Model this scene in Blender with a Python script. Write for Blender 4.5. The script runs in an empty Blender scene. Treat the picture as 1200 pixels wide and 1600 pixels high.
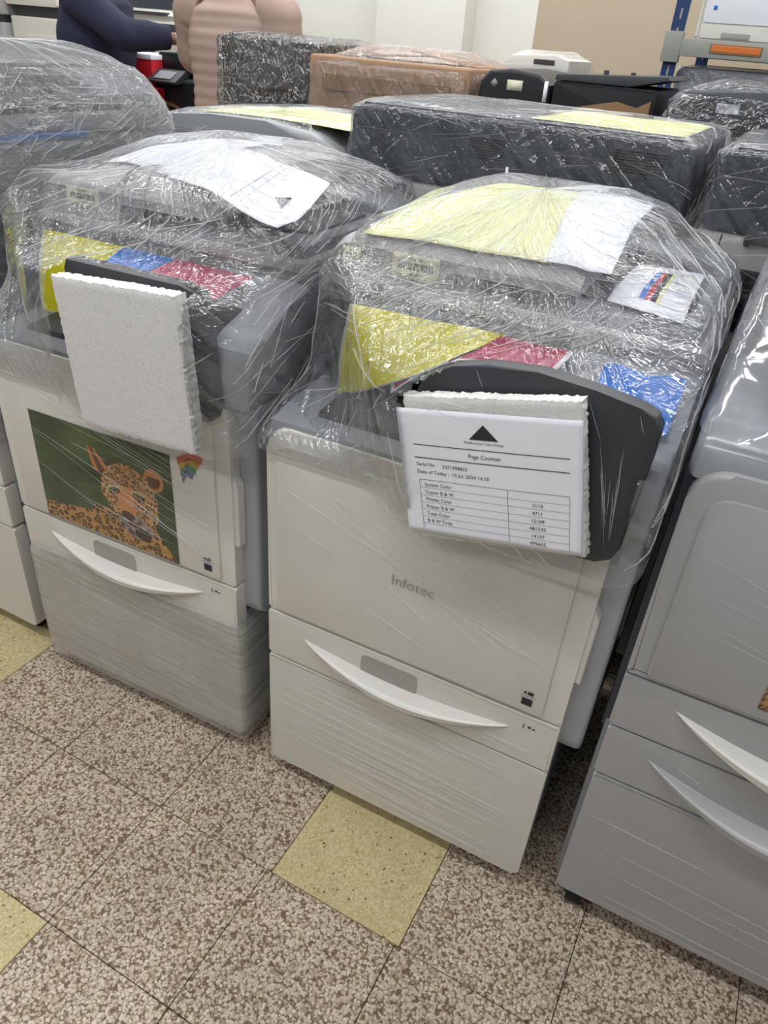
import bpy, bmesh, math, random
from mathutils import Vector, Matrix, noise
random.seed(7)
S = bpy.context.scene
C = S.collection
PI = math.pi
# ------------------------------------------------------------------ camera
F_PX, PITCH, ROLL, YAW = 1154.9, 0.57164, 0.08470, -0.44483
CAM = Vector((1.13587, -0.71836, 1.47827))
fwd = Vector((math.sin(YAW)*math.cos(PITCH), math.cos(YAW)*math.cos(PITCH), -math.sin(PITCH)))
r0 = Vector((math.cos(YAW), -math.sin(YAW), 0)); u0 = r0.cross(fwd)
rgt = r0*math.cos(ROLL) + u0*math.sin(ROLL); upv = -r0*math.sin(ROLL) + u0*math.cos(ROLL)
cd = bpy.data.cameras.new('camera'); cam = bpy.data.objects.new('camera', cd); C.objects.link(cam)
cam.matrix_world = Matrix(((rgt.x, upv.x, -fwd.x, CAM.x), (rgt.y, upv.y, -fwd.y, CAM.y), (rgt.z, upv.z, -fwd.z, CAM.z), (0, 0, 0, 1)))
cd.sensor_fit = 'VERTICAL'; cd.sensor_height = 36.0; cd.lens = F_PX/1600*36.0; cd.clip_start = 0.02
S.camera = cam
# ------------------------------------------------------------------ world, exposure
w = bpy.data.worlds.new('room_ambience'); S.world = w; w.use_nodes = True
w.node_tree.nodes['Background'].inputs[0].default_value = (0.80, 0.88, 1.0, 1)
w.node_tree.nodes['Background'].inputs[1].default_value = 0.18
S.view_settings.view_transform = 'Standard'; S.view_settings.look = 'None'
S.view_settings.gamma = 1.0; S.view_settings.use_curve_mapping = False
S.view_settings.exposure = 0.0
S.cycles.transparent_max_bounces = 20
S.cycles.max_bounces = 6
LIGHT_W = 9.8
LIGHT_COL = (0.97, 0.985, 1.0)
LAMPS = [(x, y) for y in (-1.9, -0.6, 1.1, 2.4, 3.4) for x in ((-0.9, 0.6) if y < -1 else (-2.4, -0.9, 0.6, 2.1) if y < 3 else (-2.4, -0.9, 0.6))]
CEIL = 2.95
# ------------------------------------------------------------------ materials
def nt(name):
    m = bpy.data.materials.new(name); m.use_nodes = True
    t = m.node_tree; t.nodes.clear()
    o = t.nodes.new('ShaderNodeOutputMaterial')
    return m, t, o
def N(t, kind, **kw):
    n = t.nodes.new(kind)
    for k, v in kw.items():
        if k in n.inputs: n.inputs[k].default_value = v
        else: setattr(n, k, v)
    return n
def srgb(r, g, b):
    f = lambda c: (c/255/12.92) if c/255 <= .04045 else ((c/255+.055)/1.055)**2.4
    return (f(r), f(g), f(b), 1)
def mat(name, col, rough=.4, metal=0., var=.06, scale=9., bump=0., bscale=200., coat=0., spec=.5):
    m, t, o = nt(name)
    b = N(t, 'ShaderNodeBsdfPrincipled', Roughness=rough, Metallic=metal)
    b.inputs['Coat Weight'].default_value = coat; b.inputs['Coat Roughness'].default_value = .12
    b.inputs['Specular IOR Level'].default_value = spec
    tc = N(t, 'ShaderNodeTexCoord'); nz = N(t, 'ShaderNodeTexNoise', Scale=scale, Detail=4.)
    t.links.new(tc.outputs['Object'], nz.inputs['Vector'])
    mx = N(t, 'ShaderNodeMix', data_type='RGBA')
    c0 = tuple(c*(1-var) for c in col[:3]) + (1,); c1 = tuple(min(1, c*(1+var)) for c in col[:3]) + (1,)
    mx.inputs[6].default_value = c0; mx.inputs[7].default_value = c1
    t.links.new(nz.outputs['Fac'], mx.inputs[0]); t.links.new(mx.outputs[2], b.inputs['Base Color'])
    if bump:
        n2 = N(t, 'ShaderNodeTexNoise', Scale=bscale, Detail=2.); bp = N(t, 'ShaderNodeBump', Strength=bump, Distance=.002)
        t.links.new(tc.outputs['Object'], n2.inputs['Vector']); t.links.new(n2.outputs['Fac'], bp.inputs['Height']); t.links.new(bp.outputs[0], b.inputs['Normal'])
    t.links.new(b.outputs[0], o.inputs[0]); return m
M = {}
M['white'] = mat('warm_white_plastic', srgb(223, 220, 212), .42, coat=.25, bump=.03)
M['grey'] = mat('light_grey_plastic', srgb(160, 161, 160), .45, coat=.2, bump=.04)
M['midgrey'] = mat('mid_grey_plastic', srgb(140, 143, 148), .45, coat=.2, bump=.04)
M['side'] = mat('side_grey_plastic', srgb(178, 182, 188), .5, coat=.15, bump=.04)
M['coolgrey'] = mat('cool_silver_plastic', srgb(174, 174, 174), .40, coat=.25, bump=.03)
M['shoulder'] = mat('glossy_silver_plastic', srgb(158, 162, 168), .28, coat=.7, bump=.10, bscale=25)
M['pocket'] = mat('grip_grey_plastic', srgb(170, 168, 160), .5)
M['dark'] = mat('charcoal_plastic', srgb(62, 64, 68), .45, bump=.1, bscale=400)
M['slate'] = mat('slate_grey_plastic', srgb(62, 68, 78), .5, bump=.08, bscale=400)
M['black'] = mat('black_plastic', srgb(28, 29, 33), .42)
M['vent'] = mat('vent_black', srgb(20, 21, 24), .6)
M['cavity'] = mat('dark_tray_plastic', srgb(70, 71, 73), .5)
M['cream'] = mat('cream_rear_cover', srgb(214, 214, 208), .45)
M['rubber'] = mat('caster_rubber', srgb(24, 24, 26), .6)
M['seam'] = mat('dark_panel_seam', srgb(48, 48, 50), .7)  # dark strips laid along the panel joints
M['steel'] = mat('galvanised_steel', srgb(150, 152, 150), .35, metal=.6)
M['blue'] = mat('blue_painted_steel', srgb(34, 62, 110), .4)
M['beam'] = mat('grey_painted_steel', srgb(158, 160, 152), .45)
M['orange'] = mat('orange_label', srgb(222, 120, 50), .5)
M['paper'] = mat('white_paper', srgb(244, 246, 253), .6, var=.02)
M['ink'] = mat('printing_ink', srgb(46, 46, 54), .7)
M['label'] = mat('cream_sticker_paper', srgb(226, 222, 200), .55, var=.02)
M['yellow_paper'] = mat('pale_yellow_paper', srgb(236, 236, 178), .6, var=.04)
M['red'] = mat('red_printed_card', srgb(196, 28, 44), .5)
M['card'] = mat('brown_cardboard', srgb(164, 132, 104), .75, var=.12, scale=14, bump=.15, bscale=60)
M['tape'] = mat('brown_packing_tape', srgb(150, 118, 86), .25)
M['navy'] = mat('navy_cloth', srgb(34, 38, 62), .85, bump=.4, bscale=90)
M['puffer'] = mat('beige_quilted_nylon', srgb(168, 144, 132), .6, bump=.2, bscale=60)
M['trousers'] = mat('dark_denim', srgb(40, 42, 52), .85)
M['skin'] = mat('skin', srgb(124, 88, 68), .5)
M['hair'] = mat('black_hair', srgb(20, 17, 16), .6, bump=.6, bscale=150)
M['eye'] = mat('eye_white', srgb(225, 222, 215), .3)
M['shoe'] = mat('shoe_leather', srgb(30, 28, 28), .45)
M['wall'] = mat('cream_wall_paint', srgb(222, 221, 213), .7, var=.03, scale=2, bump=.1, bscale=40)
M['tan'] = mat('shadowed_wall_tan', srgb(178, 164, 142), .7, var=.03, scale=2, bump=.1, bscale=40)  # soft shadow on the wall, put into the base colour as tan
M['ceil'] = mat('ceiling_paint', srgb(225, 225, 220), .8)
M['grout'] = mat('tile_joint', srgb(62, 52, 42), .9)
M['bluesheet'] = mat('blue_print', srgb(38, 118, 214), .45)
M['lampwhite'] = mat('lamp_housing', srgb(235, 235, 235), .5)
M['metalgrey'] = mat('metal_edge', srgb(120, 122, 124), .4, metal=.3)
# expanded foam: bead cells
def foam():
    m, t, o = nt('expanded_foam'); b = N(t, 'ShaderNodeBsdfPrincipled', Roughness=.75)
    tc = N(t, 'ShaderNodeTexCoord'); v = N(t, 'ShaderNodeTexVoronoi', Scale=260.)
    t.links.new(tc.outputs['Object'], v.inputs['Vector'])
    r = N(t, 'ShaderNodeMix', data_type='RGBA'); r.inputs[6].default_value = srgb(232, 230, 226); r.inputs[7].default_value = srgb(214, 212, 208)
    t.links.new(v.outputs['Distance'], r.inputs[0]); t.links.new(r.outputs[2], b.inputs['Base Color'])
    bp = N(t, 'ShaderNodeBump', Strength=.2, Distance=.0015, invert=True); t.links.new(v.outputs['Distance'], bp.inputs['Height']); t.links.new(bp.outputs[0], b.inputs['Normal'])
    t.links.new(b.outputs[0], o.inputs[0]); return m
M['foam'] = foam()
def terrazzo():
    m, t, o = nt('brown_terrazzo'); b = N(t, 'ShaderNodeBsdfPrincipled', Roughness=.55)
    g = N(t, 'ShaderNodeNewGeometry')
    nz = N(t, 'ShaderNodeTexNoise', Scale=110., Detail=2.)
    wv = N(t, 'ShaderNodeVectorMath', operation='MULTIPLY_ADD'); wv.inputs[1].default_value = (.012, .012, .012)
    t.links.new(g.outputs['Position'], nz.inputs['Vector']); t.links.new(nz.outputs['Color'], wv.inputs[0]); t.links.new(g.outputs['Position'], wv.inputs[2])
    v = N(t, 'ShaderNodeTexVoronoi', Scale=172.); t.links.new(wv.outputs[0], v.inputs['Vector'])
    sep = N(t, 'ShaderNodeSeparateColor'); t.links.new(v.outputs['Color'], sep.inputs[0])
    cr = N(t, 'ShaderNodeValToRGB'); e = cr.color_ramp.elements
    e[0].position = 0; e[0].color = srgb(178, 156, 128); e[1].position = 1.; e[1].color = srgb(240, 227, 208)
    k = e.new(.25); k.color = srgb(210, 193, 168)
    t.links.new(sep.outputs[0], cr.inputs[0])
    ed = N(t, 'ShaderNodeMapRange', interpolation_type='SMOOTHSTEP'); ed.inputs[1].default_value = .40; ed.inputs[2].default_value = .80; ed.inputs[3].default_value = 0; ed.inputs[4].default_value = 1; t.links.new(v.outputs['Distance'], ed.inputs[0])
    mx = N(t, 'ShaderNodeMix', data_type='RGBA'); mx.inputs[7].default_value = srgb(124, 100, 76)
    t.links.new(ed.outputs[0], mx.inputs[0]); t.links.new(cr.outputs[0], mx.inputs[6])
    n2 = N(t, 'ShaderNodeTexNoise', Scale=5., Detail=5.); t.links.new(g.outputs['Position'], n2.inputs['Vector'])
    mr = N(t, 'ShaderNodeMapRange'); mr.inputs[1].default_value = .35; mr.inputs[2].default_value = .7; mr.inputs[3].default_value = .82; mr.inputs[4].default_value = 1.0
    t.links.new(n2.outputs['Fac'], mr.inputs[0])
    m2 = N(t, 'ShaderNodeMix', data_type='RGBA', blend_type='MULTIPLY'); m2.inputs[0].default_value = 1
    t.links.new(mx.outputs[2], m2.inputs[6]); t.links.new(mr.outputs[0], m2.inputs[7])
    t.links.new(m2.outputs[2], b.inputs['Base Color']); t.links.new(b.outputs[0], o.inputs[0]); return m
M['terrazzo'] = terrazzo()
def yellowtile():
    m, t, o = nt('yellow_terrazzo'); b = N(t, 'ShaderNodeBsdfPrincipled', Roughness=.5)
    g = N(t, 'ShaderNodeNewGeometry')
    v = N(t, 'ShaderNodeTexVoronoi', Scale=230.); t.links.new(g.outputs['Position'], v.inputs['Vector'])
    sep = N(t, 'ShaderNodeSeparateColor'); t.links.new(v.outputs['Color'], sep.inputs[0])
    cr = N(t, 'ShaderNodeValToRGB'); e = cr.color_ramp.elements
    e[0].position = 0; e[0].color = srgb(120, 96, 44); e[1].position = .025; e[1].color = srgb(200, 180, 128)
    k = e.new(.5); k.color = srgb(212, 194, 144); k = e.new(1.); k.color = srgb(226, 211, 168)
    t.links.new(sep.outputs[1], cr.inputs[0]); 
    n2 = N(t, 'ShaderNodeTexNoise', Scale=9., Detail=4.); t.links.new(g.outputs['Position'], n2.inputs['Vector'])
    m2 = N(t, 'ShaderNodeMix', data_type='RGBA', blend_type='MULTIPLY'); m2.inputs[0].default_value = 1
    mr = N(t, 'ShaderNodeMapRange'); mr.inputs[1].default_value = .3; mr.inputs[2].default_value = .7; mr.inputs[3].default_value = .88; mr.inputs[4].default_value = 1.0
    t.links.new(n2.outputs['Fac'], mr.inputs[0]); t.links.new(cr.outputs[0], m2.inputs[6]); t.links.new(mr.outputs[0], m2.inputs[7])
    t.links.new(m2.outputs[2], b.inputs['Base Color']); t.links.new(b.outputs[0], o.inputs[0]); return m
M['ytile'] = yellowtile()
def printmat():
    m, t, o = nt('colour_print'); b = N(t, 'ShaderNodeBsdfPrincipled', Roughness=.45)
    a = N(t, 'ShaderNodeAttribute', attribute_name='ink'); t.links.new(a.outputs['Color'], b.inputs['Base Color'])
    t.links.new(b.outputs[0], o.inputs[0]); return m
M['print'] = printmat()
def filmmat(name, haze=.02, hz2=.10, su=3., sv=38., rot=.35, fine=55., strength=.5, gl=.05, fr_w=.75, crinkle=.3, rough=.10, tint=(.90, .94, 1., 1)):
    """clear stretch film: mostly transparent, glossy sharp creases, milky where it is stretched into layers"""
    m, t, o = nt(name)
    uv = N(t, 'ShaderNodeUVMap', uv_map='wrap')
    def mapped(rt, sx, sy):
        q = N(t, 'ShaderNodeMapping'); q.inputs['Rotation'].default_value = (0, 0, rt); q.inputs['Scale'].default_value = (1, 1, 1)
        t.links.new(uv.outputs[0], q.inputs[0]); q2 = N(t, 'ShaderNodeMapping'); q2.inputs['Scale'].default_value = (sx, sy, 1); t.links.new(q.outputs[0], q2.inputs[0]); return q2
    def ridged(vec, det, dist):
        n = N(t, 'ShaderNodeTexNoise', Scale=1., Detail=det, Roughness=.55, Distortion=dist); t.links.new(vec, n.inputs['Vector'])
        a = N(t, 'ShaderNodeMath', operation='SUBTRACT'); a.inputs[1].default_value = .5; t.links.new(n.outputs['Fac'], a.inputs[0])
        b_ = N(t, 'ShaderNodeMath', operation='ABSOLUTE'); t.links.new(a.outputs[0], b_.inputs[0])
        c = N(t, 'ShaderNodeMapRange', interpolation_type='SMOOTHSTEP'); c.inputs[1].default_value = 0; c.inputs[2].default_value = .16; c.inputs[3].default_value = 1; c.inputs[4].default_value = 0; t.links.new(b_.outputs[0], c.inputs[0])
        return c, n
    r1, n1 = ridged(mapped(rot, su, sv).outputs[0], 3., .3)
    r2, n2 = ridged(mapped(rot+1.25, su*1.4, sv*.55).outputs[0], 3., .6)
    r3, n3 = ridged(mapped(.3, fine, fine).outputs[0], 2., 1.5)
    a = N(t, 'ShaderNodeMath', operation='ADD'); t.links.new(r1.outputs[0], a.inputs[0]); t.links.new(r2.outputs[0], a.inputs[1])
    a2 = N(t, 'ShaderNodeMath', operation='MULTIPLY_ADD'); a2.inputs[1].default_value = crinkle; t.links.new(r3.outputs[0], a2.inputs[0]); t.links.new(a.outputs[0], a2.inputs[2])
    bp = N(t, 'ShaderNodeBump', Strength=strength, Distance=.006); t.links.new(a2.outputs[0], bp.inputs['Height'])
    g = N(t, 'ShaderNodeBsdfGlossy', Roughness=rough); g.inputs['Color'].default_value = (1, 1, 1, 1); t.links.new(bp.outputs[0], g.inputs['Normal'])
    tr = N(t, 'ShaderNodeBsdfTransparent'); tr.inputs[0].default_value = (.985, .99, .995, 1)
    fr = N(t, 'ShaderNodeFresnel', IOR=1.5); t.links.new(bp.outputs[0], fr.inputs['Normal'])
    fm = N(t, 'ShaderNodeMath', operation='MULTIPLY_ADD', use_clamp=True); fm.inputs[1].default_value = fr_w; fm.inputs[2].default_value = gl; t.links.new(fr.outputs[0], fm.inputs[0])
    mx = N(t, 'ShaderNodeMixShader'); t.links.new(fm.outputs[0], mx.inputs[0]); t.links.new(tr.outputs[0], mx.inputs[1]); t.links.new(g.outputs[0], mx.inputs[2])
    df = N(t, 'ShaderNodeBsdfDiffuse'); df.inputs['Color'].default_value = tint; t.links.new(bp.outputs[0], df.inputs['Normal'])
    tl = N(t, 'ShaderNodeBsdfTranslucent'); tl.inputs['Color'].default_value = tint
    dd = N(t, 'ShaderNodeMixShader'); dd.inputs[0].default_value = .35; t.links.new(df.outputs[0], dd.inputs[1]); t.links.new(tl.outputs[0], dd.inputs[2])
    big = N(t, 'ShaderNodeTexNoise', Scale=5., Detail=2.); t.links.new(uv.outputs[0], big.inputs['Vector'])
    bm_ = N(t, 'ShaderNodeMapRange'); bm_.inputs[1].default_value = .35; bm_.inputs[2].default_value = .65; bm_.inputs[3].default_value = .25; bm_.inputs[4].default_value = 1.; t.links.new(big.outputs['Fac'], bm_.inputs[0])
    lay = N(t, 'ShaderNodeMath', operation='MULTIPLY'); t.links.new(r1.outputs[0], lay.inputs[0]); t.links.new(bm_.outputs[0], lay.inputs[1])
    mr = N(t, 'ShaderNodeMapRange'); mr.inputs[1].default_value = 0.; mr.inputs[2].default_value = 1.; mr.inputs[3].default_value = haze; mr.inputs[4].default_value = hz2+haze
    t.links.new(lay.outputs[0], mr.inputs[0])
    m2 = N(t, 'ShaderNodeMixShader'); t.links.new(mr.outputs[0], m2.inputs[0]); t.links.new(mx.outputs[0], m2.inputs[1]); t.links.new(dd.outputs[0], m2.inputs[2])
    t.links.new(m2.outputs[0], o.inputs[0]); return m
M['film'] = filmmat('clear_stretch_film', haze=.014, hz2=.17, su=2.2, sv=26., rot=.9, fine=26., strength=.55)
M['film_milky'] = filmmat('milky_stretch_film', haze=.08, hz2=.18, su=8, sv=30., rot=.9, fine=95., strength=1., gl=.14, crinkle=1.6, rough=.12)
M['film_hazy'] = filmmat('hazy_stretch_film', haze=.16, hz2=.14, su=1.2, sv=9., rot=.9, fine=8., strength=.25, gl=.06)
M['film_low'] = filmmat('taut_stretch_film', haze=.24, hz2=.26, su=.8, sv=34., rot=.05, fine=6., strength=.25, crinkle=.1, tint=(.93, .91, .87, 1))
M['film_far'] = filmmat('clear_wrap_film', haze=.015, hz2=.10, su=2.5, sv=22., rot=.8, fine=22., strength=.5, gl=.04, fr_w=.6)
M['film_shiny'] = filmmat('shiny_wrap_film', haze=.015, hz2=.06, su=4, sv=12., rot=.9, fine=16., strength=1., gl=.12, crinkle=.8, rough=.08)
def foldmat():
    m, t, o = nt('film_crease_glint'); g = N(t, 'ShaderNodeBsdfPrincipled', Roughness=.2); g.inputs['Base Color'].default_value = (.9, .91, .92, 1)  # raised film creases, with bright glints put into their pale colour
    tr = N(t, 'ShaderNodeBsdfTransparent'); mx = N(t, 'ShaderNodeMixShader'); mx.inputs[0].default_value = .36
    t.links.new(tr.outputs[0], mx.inputs[1]); t.links.new(g.outputs[0], mx.inputs[2]); t.links.new(mx.outputs[0], o.inputs[0]); return m
M['crease'] = foldmat()
# ------------------------------------------------------------------ mesh helpers
def link(name, me, m, parent=None, smooth=True):
    o = bpy.data.objects.new(name, me); C.objects.link(o)
    if m is not None: me.materials.append(M[m] if isinstance(m, str) else m)
    if parent is not None: o.parent = parent
    if smooth:
        me.polygons.foreach_set('use_smooth', [True]*len(me.polygons))
        try: me.set_sharp_from_angle(angle=math.radians(38))
        except Exception: pass
    return o
def obj(name, bm, m, parent=None, smooth=True):
    me = bpy.data.meshes.new(name); bmesh.ops.recalc_face_normals(bm, faces=bm.faces[:]); bm.to_mesh(me); bm.free()
    return link(name, me, m, parent, smooth)
def add_box(bm, x0, x1, y0, y1, z0, z1, r=0., seg=2):
    v = [bm.verts.new(p) for p in ((x0, y0, z0), (x1, y0, z0), (x1, y1, z0), (x0, y1, z0), (x0, y0, z1), (x1, y0, z1), (x1, y1, z1), (x0, y1, z1))]
    fs = [bm.faces.new([v[i] for i in q]) for q in ((0, 3, 2, 1), (4, 5, 6, 7), (0, 1, 5, 4), (1, 2, 6, 5), (2, 3, 7, 6), (3, 0, 4, 7))]
    if r > 0:
        es = list({e for f in fs for e in f.edges})
        bmesh.ops.bevel(bm, geom=es, offset=r, segments=seg, profile=.6, affect='EDGES')
    return bm
def box(name, x0, x1, y0, y1, z0, z1, m, parent, r=.004, seg=2):
    return obj(name, add_box(bmesh.new(), x0, x1, y0, y1, z0, z1, r, seg), m, parent)
def add_prism(bm, pts, axis, a, b, r=0., seg=2):
    """pts: outline in the two remaining axes (x,z for axis y; y,z for axis x; x,y for axis z)"""
    def P(p, t):
        return {'y': (p[0], t, p[1]), 'x': (t, p[0], p[1]), 'z': (p[0], p[1], t)}[axis]
    A = [bm.verts.new(P(p, a)) for p in pts]; B = [bm.verts.new(P(p, b)) for p in pts]
    f0 = bm.faces.new(A); f1 = bm.faces.new(B[::-1])
    n = len(pts)
    for i in range(n): bm.faces.new((A[i], B[i], B[(i+1) % n], A[(i+1) % n]))
    if r > 0:
        es = list({e for f in (f0, f1) for e in f.edges})
        bmesh.ops.bevel(bm, geom=es, offset=r, segments=seg, profile=.6, affect='EDGES')
    return bm
def prism(name, pts, axis, a, b, m, parent, r=0., seg=2):
    return obj(name, add_prism(bmesh.new(), pts, axis, a, b, r, seg), m, parent)
def rrect(x0, x1, z0, z1, rs, n=6):
    """rounded rectangle outline; rs = radii (bl, br, tr, tl)"""
    out = []
    for (cx, cz, r, a0) in ((x0+rs[0], z0+rs[0], rs[0], PI), (x1-rs[1], z0+rs[1], rs[1], 1.5*PI), (x1-rs[2], z1-rs[2], rs[2], 0), (x0+rs[3], z1-rs[3], rs[3], .5*PI)):
        if r < 1e-5: out.append((cx, cz)); continue
        for k in range(n+1): a = a0 + .5*PI*k/n; out.append((cx+r*math.cos(a), cz+r*math.sin(a)))
    return out
def add_cyl(bm, p, q, r, n=16, r2=None):
    p, q = Vector(p), Vector(q); d = (q-p); u = d.orthogonal().normalized(); v = d.normalized().cross(u); r2 = r if r2 is None else r2
    A = [bm.verts.new(p+u*(r*math.cos(2*PI*k/n))+v*(r*math.sin(2*PI*k/n))) for k in range(n)]
    B = [bm.verts.new(q+u*(r2*math.cos(2*PI*k/n))+v*(r2*math.sin(2*PI*k/n))) for k in range(n)]
    for k in range(n): bm.faces.new((A[k], A[(k+1) % n], B[(k+1) % n], B[k]))
    bm.faces.new(A[::-1]); bm.faces.new(B)
    return bm
def add_tube(bm, pts, r, n=8):
    pts = [Vector(p) for p in pts]; prev = None
    for i, p in enumerate(pts):
        d = (pts[min(i+1, len(pts)-1)]-pts[max(i-1, 0)]).normalized(); u = d.cross(Vector((.3, .2, 1))).normalized(); v = d.cross(u)
        ring = [bm.verts.new(p+u*(r*math.cos(2*PI*k/n))+v*(r*math.sin(2*PI*k/n))) for k in range(n)]
        if prev:
            for k in range(n): bm.faces.new((prev[k], prev[(k+1) % n], ring[(k+1) % n], ring[k]))
        else: bm.faces.new(ring[::-1])
        prev = ring
    bm.faces.new(prev); return bm
def thing(name, loc=(0, 0, 0), rz=0., label=None, cat=None, group=None):
    o = bpy.data.objects.new(name, None); C.objects.link(o); o.location = loc; o.rotation_euler = (0, 0, rz); o.empty_display_size = .1
    return tag(o, label, cat, group)
def tag(o, label=None, cat=None, group=None, kind=None):
    if label: o['label'] = label
    if cat: o['category'] = cat
    if group: o['group'] = group
    if kind: o['kind'] = kind
    return o
def smoothstep(a, b, x):
    t = max(0., min(1., (x-a)/(b-a))); return t*t*(3-2*t)
def lerp(a, b, t): return a+(b-a)*t
# sheets: a mapping f(u,v) -> (x,y,z) and its prints follow the same surface
def sheet(name, f, nu, nv, parent=None, m='print', colf=None, thick=.0009, outline=None):
    me = bpy.data.meshes.new(name); vs = []; fs = []
    for j in range(nv+1):
        for i in range(nu+1): vs.append(f(i/nu, j/nv))
    for j in range(nv):
        for i in range(nu):
            a = j*(nu+1)+i
            if outline and not outline((i+.5)/nu, (j+.5)/nv): continue
            fs.append((a, a+1, a+nu+2, a+nu+1))
    me.from_pydata(vs, [], fs); me.update()
    if colf:
        at = me.color_attributes.new('ink', 'FLOAT_COLOR', 'POINT'); buf = []
        for j in range(nv+1):
            for i in range(nu+1): buf += list(colf(i/nu, j/nv))
        at.data.foreach_set('color', buf)
    o = link(name, me, m, parent)
    s = o.modifiers.new('thickness', 'SOLIDIFY'); s.thickness = thick; s.offset = 0
    return o
def nrm(f, u, v):
    e = 1e-3; p = Vector(f(u, v)); a = Vector(f(u+e, v))-p; b = Vector(f(u, v+e))-p
    return a.cross(b).normalized()
def text_bm(body, size, align='LEFT'):
    cu = bpy.data.curves.new('lettering', 'FONT'); cu.body = body; cu.size = size; cu.align_x = align; cu.resolution_u = 2
    o = bpy.data.objects.new('lettering', cu); me = bpy.data.meshes.new_from_object(o)
    bm = bmesh.new(); bm.from_mesh(me); bpy.data.objects.remove(o); bpy.data.curves.remove(cu); bpy.data.meshes.remove(me); return bm
def ink_on(name, f, W, H, items, parent, m='ink', off=.0008):
    """items in sheet millimetre-like units (metres): ('t',x,y,size,text,align) ('r',x0,y0,x1,y1) ('p',[(x,y)..])"""
    bm = bmesh.new()
    def put(x, y):
        u, v = x/W, y/H; return Vector(f(u, v))+nrm(f, u, v)*off
    for it in items:
        if it[0] == 't':
            b = text_bm(it[4], it[3], it[5] if len(it) > 5 else 'LEFT'); mp = {}
            for v in b.verts: mp[v.index] = bm.verts.new(put(it[1]+v.co.x, it[2]+v.co.y))
            for fc in b.faces:
                try: bm.faces.new([mp[v.index] for v in fc.verts])
                except ValueError: pass
            b.free()
        elif it[0] == 'r':
            x0, y0, x1, y1 = it[1:5]; n = max(1, int((x1-x0)/.02))
            lo = [bm.verts.new(put(lerp(x0, x1, k/n), y0)) for k in range(n+1)]; hi = [bm.verts.new(put(lerp(x0, x1, k/n), y1)) for k in range(n+1)]
            for k in range(n): bm.faces.new((lo[k], lo[k+1], hi[k+1], hi[k]))
        else:
            bm.faces.new([bm.verts.new(put(*p)) for p in it[1]])
    me = bpy.data.meshes.new(name); bm.to_mesh(me); bm.free()
    return link(name, me, m, parent, smooth=False)
def plane_map(o, ux, uy, W, H):
    o, ux, uy = Vector(o), Vector(ux).normalized(), Vector(uy).normalized()
    return lambda u, v: tuple(o+ux*(u*W)+uy*(v*H))
# ------------------------------------------------------------------ film
def rr_pt(u, x0, x1, y0, y1, r):
    """point at fraction u round a rounded rectangle, starting mid-back, going -x (left), front, right"""
    r = min(r, (x1-x0)*.49, (y1-y0)*.49)
    seq = [('e', (x0+x1)/2, y1, x0+r, y1, .10), ('c', x0+r, y1-r, .5*PI, .03), ('e', x0, y1-r, x0, y0+r, .19), ('c', x0+r, y0+r, PI, .03), ('e', x0+r, y0, x1-r, y0, .30),
           ('c', x1-r, y0+r, 1.5*PI, .03), ('e', x1, y0+r, x1, y1-r, .19), ('c', x1-r, y1-r, 2*PI, .03), ('e', x1-r, y1, (x0+x1)/2, y1, .10)]
    for s in seq:
        L = s[-1]
        if u <= L or s is seq[-1]:
            t = min(1, u/L)
            if s[0] == 'e': return lerp(s[1], s[3], t), lerp(s[2], s[4], t)
            a = s[3]+.5*PI*t; return s[1]+r*math.cos(a), s[2]+r*math.sin(a)
        u -= L
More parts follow.
